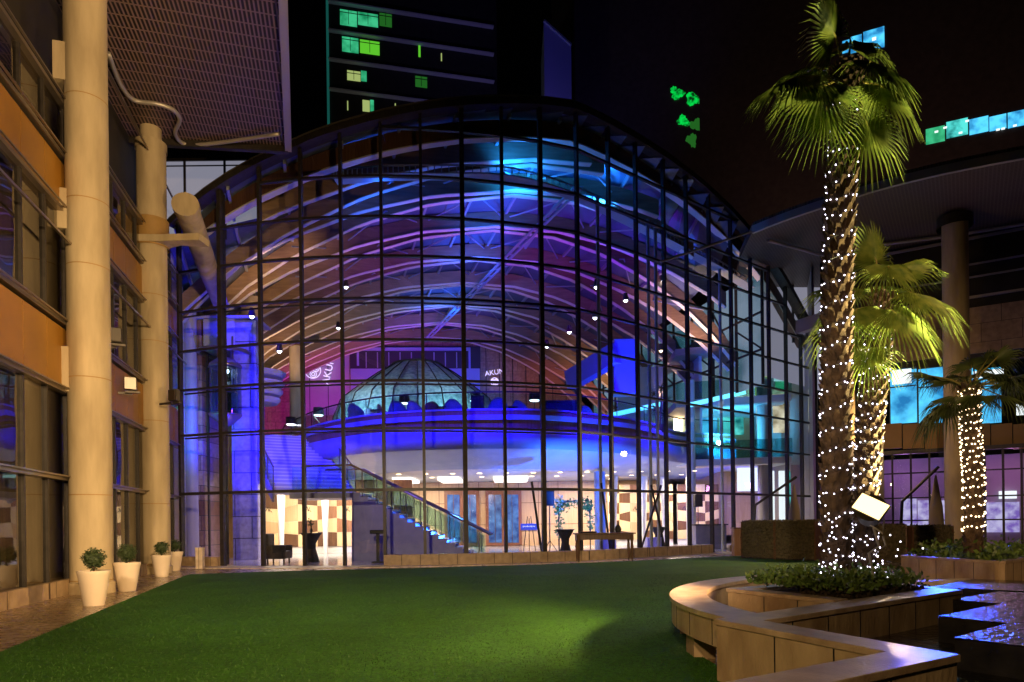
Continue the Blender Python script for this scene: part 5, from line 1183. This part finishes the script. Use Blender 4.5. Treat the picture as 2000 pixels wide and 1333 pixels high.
# a few warm lights hanging in the third crown
# ------------------------------------------------------------------ floodlight on stand
fp = at(1700, 992, 7.9); FLT = thing('floodlight', (fp.x + .05, 7.9, .55), 'blazing rectangular floodlight on a bent stand beside the palms', 'floodlight')
fd = Vector((-.4, -.8, .42)).normalized(); sx_ = fd.cross(Vector((0, 0, 1))).normalized(); sx_ = Matrix.Rotation(R(-32), 3, fd) @ sx_; up_ = sx_.cross(fd)
def obx(mb, c, a, b_, d): 
    vs = [c + sx_ * i * a / 2 + up_ * j * b_ / 2 + fd * k * d / 2 for k in (-1, 1) for i, j in ((-1, -1), (1, -1), (1, 1), (-1, 1))]
    return mb.add(vs, [(3, 2, 1, 0), (4, 5, 6, 7), (0, 1, 5, 4), (1, 2, 6, 5), (2, 3, 7, 6), (3, 0, 4, 7)])
MB().tube([fp - fd * .3, fp - fd * .26, fp - fd * .02, fp], [.07, .13, .165, .175], 24).build('housing', 'lamp_body', FLT, 'auto'); obx(MB(), fp + fd * .012, .36, .25, .03).build('rim', 'lamp_body', FLT, bevel=.012); obx(MB(), fp + fd * .034, .33, .22, .016).build('lens', 'flood_face', FLT, bevel=.007)
q = fp - fd * .1
MB().tube([q + sx_ * .17, q + sx_ * .17 - Vector((0, 0, .16)) + Vector((.05, 0, 0)), q - sx_ * .1 - Vector((0, 0, .22)) + Vector((.05, 0, 0)), q - sx_ * .17], .012, 6).build('yoke', 'pale_metal', FLT)
MB().tube([q + Vector((.04, 0, -.2)), q + Vector((.1, 0, -.42)), q + Vector((-.02, 0, -.5)), q + Vector((.06, 0, -.95))], .016, 8).build('stand', 'pale_metal', FLT)
MB().tube([q + Vector((-.02, -.1, -.5)), q + Vector((.18, .0, -.42)), q + Vector((.18, .05, -.3))], .012, 6).build('handle', 'pale_metal', FLT)

# ------------------------------------------------------------------ hedge screens, folded parasols, awning frames
def hedge(x0, x1, py_b, h, Y, lbl, ydir=0):
    p, q = at(x0, py_b, Y), at(x1, py_b, Y + ydir); d = q - p; d.z = 0; L_ = d.length; c = (p + q) / 2; a = math.atan2(d.y, d.x)
    t_ = thing('hedge_screen', (c.x, c.y, 0), lbl, 'hedge', 'box hedge screens by the terrace')
    MB().box((c.x, c.y, h / 2 + .04), (L_, .5, h - .05), a).build('core', 'hedge', t_)
    pts_ = []; dn = d.normalized(); nn = Vector((-dn.y, dn.x, 0))
    for _ in range(5000):
        s_ = random.uniform(-.5, .5) * L_; f = random.random()
        if f < .75: pts_.append(c + dn * s_ + nn * (-.26 if nn.y > 0 else .26) + Vector((0, 0, random.uniform(.05, h) - c.z)))
        else: pts_.append(c + dn * s_ + nn * random.uniform(-.26, .26) + Vector((0, 0, h - c.z)))
    MB().leaves(pts_, .07, .1).build('foliage', 'hedge', t_)
    MB().box((c.x, c.y, .03), (L_ + .04, .54, .06), a).build('base', 'dark_metal', t_)
    for s_ in (-.5, .5): e_ = c + dn * s_ * L_; MB().box((e_.x, e_.y, h / 2), (.04, .56, h), a).build('end_frame', 'wood_dark', t_)
hedge(1457, 1520, 1070, 1.35, 24.5, 'dark box hedge screen left of the palm trunks', -1.0); hedge(1521, 1598, 1070, 1.35, 23.4, 'wider dark hedge screen behind the tallest palm trunk', -1.0)
hedge(1655, 1770, 1070, 1.2, 21, 'dark hedge screen behind the floodlight', -.8); hedge(1773, 1850, 1070, 1.15, 20, 'dark hedge screen left of the pink toned planter', 0)
def parasol(px, Y, ztop, lbl, arm):
    p = at(px, 1050, Y); l = Vector((p.x, Y, 0)); t_ = thing('folded_parasol', l, lbl, 'parasol', 'folded cantilever parasols')
    MB().lathe([(.02, .6), (.22, .62), (.25, 1.0), (.2, 1.8), (.1, ztop - .5), (.03, ztop)], l, 12).build('canopy', 'umbrella_cloth', t_, True); MB().tube([l, l + Vector((0, 0, ztop))], .03, 8).build('pole', 'dark_metal', t_)
    f_ = l + Vector((arm, .2, 0)); MB().tube([f_, f_ + Vector((.12, 0, 2.0)), l + Vector((.1, 0, ztop + .3))], .055, 8).build('arm', 'dark_metal', t_); MB().box(f_ + Vector((0, 0, .05)), (.9, .9, .1)).build('base', 'dark_metal', t_)
parasol(1552, 26.5, 2.8, 'folded tan parasol left of the palm trunks', -1.6); parasol(1829, 23.5, 2.9, 'folded tan parasol in front of the orange building band', -1.2)
p = at(1440, 1060, 26); t_ = thing('planter_box', (p.x, 26, 0), 'narrow brown box at the lawn end beside the dark hedge', 'box'); MB().box((p.x, 26, .55), (.35, .35, 1.06)).build('body', 'wood_brown', t_, bevel=.01); MB().box((p.x, 26, 1.1), (.4, .4, .04)).build('lid', 'wood_dark', t_)
p = oe(1492, 1088, .02); t_ = thing('ground_lamp', (p.x, p.y, .018), 'small glowing ground lamp in front of the dark hedge', 'lamp'); MB().lathe([(.2, 0), (.2, .06), (.001, .07)], (p.x, p.y, .018), 16).build('housing', 'pale_metal', t_); MB().lathe([(.15, .072), (.001, .085)], (p.x, p.y, .018), 16).build('lens', 'lamp_glow', t_)

# ------------------------------------------------------------------ right building
RBD = thing('hotel_wing', (16.9, 30, 0), 'dark hotel wing with an orange band and bright blue upper windows', 'building')
W0, W1 = (14.3, 31.55), (21.1, 27.5); WLN = math.hypot(6.8, 4.05)
def rb(s0, s1, z0, z1_, off, th, nm, mt, parent=RBD): return wallrect(MB(), W0, W1, s0, s1, z0, z1_, off, th).build(nm, mt, parent)
def rpx(x0, y0, x1, y1, off, th, nm, mt, parent=RBD): return wpx(MB(), W0, W1, x0, y0, x1, y1, off, th).build(nm, mt, parent)
sE = 14
rb(.4, sE, 8.0, 14.0, -.4, .38, 'upper_wall', 'tower_wall')
rpx(1640, 640, 2300, 722, 0, .1, 'wall_band', 'tan_panel')
for k in range(8): rpx(1720 + 43 * k, 830, 1761 + 43 * k, 878, 0, .1, 'orange_panel', 'orange_panel')
rb(.2, sE, 4.25, 4.42, -.1, .35, 'canopy_slab', 'dark_metal')
for k in range(4):
    w_ = rpx(1738 + 55 * k, 722, 1790 + 55 * k, 829, -.05, .03, 'window', 'win_cyan'); m_ = MB(); wpx(m_, W0, W1, 1736 + 55 * k, 722, 1738.5 + 55 * k, 829, 0, .1); wpx(m_, W0, W1, 1738 + 55 * k, 757, 1790 + 55 * k, 759, 0, .06); m_.build('frame', 'dark_metal', w_)
for (x0, y0, x1, y1, mt) in ((1742, 724, 1780, 752, 'win_white'), (1950, 740, 2000, 756, 'win_white'), (1985, 790, 2000, 812, 'win_white'), (1900, 726, 1960, 740, 'win_white')): rpx(x0, y0, x1, y1, -.015, .012, 'lit_ceiling', mt)
for (x, y, l_) in ((1762, 812, 'left'), (1778, 811, 'right')): p = at(x, y, 29.2); 
for (y, th) in ((470, .1), (520, .06), (545, .06), (585, .1)):
    s_, z = on_wall(1900, y, W0, W1); rb(2.6, sE, z, z + th, .1, .1, 'rail', 'pale_metal')
# pillars of the wing
pc = at(1867, 640, 26.4); l = Vector((pc.x, 26.4, 0)); MB().lathe([(.45, 0), (.45, 13.2)], l, 32).build('column', 'concrete', RBD, True)['label'] = 'round concrete column under the curved canopy'
MB().lathe([(.62, 12.9), (.62, 13.3)], l, 32).build('collar', 'dark_metal', RBD, True)
p = at(1664, 900, 25.5); l2 = Vector((p.x, 25.5, 0)); MB().lathe([(.13, 4.2), (.13, 9.0)], l2, 20).build('pillar', 'concrete', RBD, True); MB().box(l2 + Vector((.45, .1, 3.0)), (1.3, .6, 2.7)).build('pier', 'grey_wall', RBD); MB().box(l2 + Vector((.45, .1, .8)), (.9, .5, 1.6)).build('pier', 'grey_wall', RBD)
wf = at(1688, 833, 25.1); wall_flood((wf.x, wf.y, wf.z - .2), .2, 'lit floodlight on the pier between the palm trunks', 'flood_face')
lamp('pier_floodlight_beam', 'SPOT', (wf.x, wf.y - .4, wf.z), (1, .66, .32), 2600, (-7, 12, 1), .15, 75, .5); lamp('pier_wash', 'POINT', (wf.x, wf.y - .5, wf.z), WARM, 150, None, .1)
# ground floor glazing and lounge behind it
rb(-1.5, sE, 0, 4.3, -3.6, .1, 'lounge_wall', 'tiles_purple'); MB().prism([(14, 32), (21, 28), (26, 30), (20, 36)], 0, .03).build('lounge_floor', 'lobby_floor', RBD)
for k in range(15):
    x0 = 1600 + 36 * k; s_, _ = on_wall(x0, 1000, W0, W1); s2_, _ = on_wall(x0 + 36, 1000, W0, W1)
    if s2_ < -1.4: continue
    a = Vector((W0[0] + 6.8 / WLN * 0, 0, 0)); ex, ey = (W1[0] - W0[0]) / math.hypot(W1[0] - W0[0], W1[1] - W0[1]), (W1[1] - W0[1]) / math.hypot(W1[0] - W0[0], W1[1] - W0[1])
    g_ = MB().quad((W0[0] + ex * s_, W0[1] + ey * s_, 0), (W0[0] + ex * s2_, W0[1] + ey * s2_, 0), (W0[0] + ex * s2_, W0[1] + ey * s2_, 4.25), (W0[0] + ex * s_, W0[1] + ey * s_, 4.25)).build('window', 'clear_glass', RBD)
    fm = MB(); wallrect(fm, W0, W1, s_ - .04, s_ + .04, 0, 4.25, -.05, .12); 
    for z in (1.3, 2.3, 3.4): wallrect(fm, W0, W1, s_, s2_, z - .03, z + .03, -.04, .08)
    fm.build('frame', 'dark_metal', g_)
for (x0, y0, x1, y1, mt) in ((1792, 978, 1818, 1026, 'win_violet'), (1836, 978, 1848, 1026, 'win_violet'), (1925, 982, 1990, 1040, 'win_violet'), (1950, 960, 1985, 975, 'win_white'), (1760, 975, 1790, 1030, 'win_violet')): 
    wpx(MB(), (W0[0] + 1.8, W0[1] + 2.9), (W1[0] + 1.8, W1[1] + 2.9), x0, y0, x1, y1, .1, .04).build('inner_window', mt, RBD)
lamp('lounge_light', 'POINT', (18.5, 31.2, 3.4), (.7, .3, .9), 55, None, .2); lamp('lounge_light', 'POINT', (22, 29, 3.4), (.8, .3, .7), 60, None, .2)
p = at(1876, 1000, 27.6); MB().box((p.x + .3, 27.8, 2.6), (1.0, .3, 4.4)).build('blue_pier', 'mezz_band', RBD); lamp('pier_wash', 'SPOT', (p.x + .2, 26.3, .2), (.03, .06, 1), 200, (p.x + .3, 27.8, 3.4), .05, 90)
# corner return between wing and atrium
MB().prism([(14.3, 31.5), (14.5, 31.7), (15.7, 34.4), (15.4, 34.4)], 0, 13.4).build('corner_wall', 'grey_wall', RBD)
# curved canopy over the wing
ce = [oe(*q_, 13.45) for q_ in ((1470, 452), (1530, 428), (1612, 400), (1720, 366), (1850, 334), (2010, 303))]
cep = smooth_path([(p.x, p.y) for p in ce], 5)
poly = cep + [(cep[-1][0] + 8, cep[-1][1] - 2), (34, 22), (27, 30), (15, 36.5), (11.4, 33.4), (10.6, 30.5)]
cn = MB().prism(poly, 13.45, 13.8).build('canopy', 'canopy_mesh_plain', RBD)
mb = MB(); 
for a, b_ in zip(cep, cep[1:]): mb.beam((*a, 13.5), (*b_, 13.5), .14, .3)
mb.build('fascia', 'pale_metal', cn)
ln_ = [oe(*q_, 13.3) for q_ in ((1500, 470), (1560, 486), (1620, 500), (1680, 485), (1740, 476), (1850, 462), (2000, 438))]
MB().tube(smooth_path([tuple(p) for p in ln_], 5), .07, 8).build('conduit', 'pale_metal', cn)
# cross tie beams from the canopy over the slanted glass
p, q = oe(1250, 512, 13.6), oe(1470, 452, 13.5)
MB().tube([at(1290, 512, 26.6), q], .05, 8).build('tie_rod', 'pale_metal', cn)
p, q = at(1560, 640, 31), at(1640, 615, 29); MB().beam(p, q, .4, .6).build('tie_beam', 'grey_wall', cn)

# ------------------------------------------------------------------ towers behind
T1 = thing('dark_tower', (-18, 70, 0), 'dark tower with green lit windows and thin pale floor lines', 'tower')
A0, A1 = (-18.6, 70), (-1.2, 74)
wallrect(MB(), A0, A1, 0, 18, 0, 62, -8, 8).build('wall', 'tower_wall', T1)
def t1(x0, y0, x1, y1, nm, mt, off=0, th=.1, parent=T1): return wpx(MB(), A0, A1, x0, y0, x1, y1, off, th).build(nm, mt, parent)
for (ya) in (10, 66, 122, 180):
    s_, z = on_wall(662, ya, A0, A1); wallrect(MB(), A0, A1, -.1, 17.6, z - .05, z + .09, 0, .5).build('floor_slab', 'tower_slab', T1)
for (x0, y0, x1, y1, mt) in ((664, 19, 697, 49, 'win_green'), (699, 24, 738, 49, 'win_green'), (741, 26, 765, 51, 'win_dimgreen'), (668, 72, 700, 101, 'win_green'), (703, 78, 741, 104, 'win_lime'), (678, 138, 704, 157, 'win_olive'), (705, 139, 716, 159, 'win_green'), (811, 149, 834, 170, 'win_dimgreen'), (708, 196, 722, 218, 'win_olive'), (723, 196, 730, 218, 'win_green'), (817, 88, 821, 112, 'win_lime'), (678, 198, 680, 216, 'win_olive'), (771, 203, 773, 220, 'win_olive'), (861, 105, 863, 120, 'win_olive')):
    w_ = t1(x0, y0, x1, y1, 'window', mt, .02, .05)
    if x1 - x0 > 15: f_ = MB(); wpx(f_, A0, A1, (x0 + x1) / 2 - .5, y0, (x0 + x1) / 2 + .5, y1, .08, .05); wpx(f_, A0, A1, x0, y0 + 5, x1, y0 + 6, .08, .05); f_.build('frame', 'tower_wall', w_)
wallrect(MB(), A0, A1, -.3, -.05, 40, 62, 0, .3).build('corner_strip', 'dim_teal', T1)
T2 = thing('blue_fin_tower', (4, 60, 0), 'narrow blue washed wall slab rising behind the atrium', 'tower')
p, q = at(1065, 300, 62), at(1122, 300, 62); zt = at(1065, 42, 62).z; zt2 = at(1120, 60, 62).z
MB().add([(p.x, 62, 0), (q.x, 64, 0), (q.x, 64, zt2), (p.x, 62, zt), (p.x, 68, 0), (q.x, 70, 0), (q.x, 70, zt2), (p.x, 68, zt)], [(0, 1, 2, 3), (7, 6, 5, 4), (0, 4, 5, 1), (1, 5, 6, 2), (2, 6, 7, 3), (3, 7, 4, 0)]).build('wall', 'mezz_band', T2)
mb = MB().beam((p.x, 61.9, zt), (q.x, 63.9, zt2), .2, .2).build('parapet', 'steel', T2)
lamp('tower_fill_spot', 'SPOT', (-10, 48, 17.6), (1, .9, .85), 1500, (-10, 70, 45), .3, 90, .8)  # unseen spot added to bring out the tower's floor lines
lamp('fin_wash', 'SPOT', (4, 50, 20), (.12, .1, 1), 5200, (4.2, 62, 42), .3, 70, .9)
T3 = thing('dark_high_rise', (30, 60, 0), 'black high rise with a lit blue corner window above the palms', 'tower')
B0, B1 = (18.5, 66), (44, 54)
wallrect(MB(), B0, B1, 0, 28, 0, 62, -8, 8).build('wall', 'tower_wall', T3)
def t3(x0, y0, x1, y1, nm, mt, off=.02, th=.05, parent=T3): return wpx(MB(), B0, B1, x0, y0, x1, y1, off, th).build(nm, mt, parent)
for (x0, y0, x1, y1) in ((1645, 82, 1659, 106), (1661, 74, 1683, 106), (1686, 64, 1727, 104)):
    w_ = t3(x0, y0, x1, y1, 'window', 'win_cyan')
t3(1703, 76, 1711, 82, 'ceiling_lamp', 'win_white', .08); 
for k, (x0, y0, x1, y1, mt) in enumerate(((1808, 254, 1845, 284, 'win_green'), (1848, 240, 1890, 272, 'win_teal'), (1893, 235, 1930, 265, 'win_cyan'), (1932, 230, 1965, 258, 'win_cyan'), (1968, 222, 2005, 252, 'win_cyan'))):
    w_ = t3(x0, y0, x1, y1, 'window', mt)
for (x, y) in ((1872, 260), (1885, 237), (1945, 254), (1955, 252), (1978, 246), (1842, 250), (1825, 258)): t3(x, y, x + 7, y + 3.5, 'ceiling_lamp', 'win_white', .08)
T4 = thing('curved_dark_tower', (16, 58, 0), 'dark glass tower with green reflections drawn as glowing patches', 'tower')
D0, D1 = (4.8, 70), (18.6, 66)
wallrect(MB(), D0, D1, 0, 14.5, 0, 60, -6, 6).build('wall', 'tower_wall', T4)
def reflection_patch(x0, y0, x1, y1, seed, mt):  # irregular glowing shapes stand in for green reflections on dark glass
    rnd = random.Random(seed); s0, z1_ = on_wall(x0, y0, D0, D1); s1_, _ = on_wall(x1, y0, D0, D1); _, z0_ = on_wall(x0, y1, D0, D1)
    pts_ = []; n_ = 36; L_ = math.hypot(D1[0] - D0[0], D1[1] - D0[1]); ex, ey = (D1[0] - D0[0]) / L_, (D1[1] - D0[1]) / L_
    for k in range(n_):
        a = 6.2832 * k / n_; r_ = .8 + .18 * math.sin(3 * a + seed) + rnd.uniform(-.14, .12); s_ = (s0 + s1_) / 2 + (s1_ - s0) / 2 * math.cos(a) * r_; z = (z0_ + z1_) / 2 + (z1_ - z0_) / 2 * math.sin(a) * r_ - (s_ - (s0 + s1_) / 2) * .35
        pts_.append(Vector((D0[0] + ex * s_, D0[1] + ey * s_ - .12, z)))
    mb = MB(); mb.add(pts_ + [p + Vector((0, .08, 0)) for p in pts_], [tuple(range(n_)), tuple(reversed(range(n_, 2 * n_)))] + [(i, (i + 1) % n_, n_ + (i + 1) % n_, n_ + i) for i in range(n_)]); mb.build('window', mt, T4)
reflection_patch(1306, 172, 1338, 202, 1, 'lime_reflection'); reflection_patch(1335, 184, 1372, 214, 2, 'lime_reflection'); reflection_patch(1320, 228, 1348, 252, 3, 'lime_reflection'); reflection_patch(1345, 234, 1374, 262, 4, 'win_dimgreen'); reflection_patch(1338, 262, 1362, 292, 5, 'win_dimgreen')
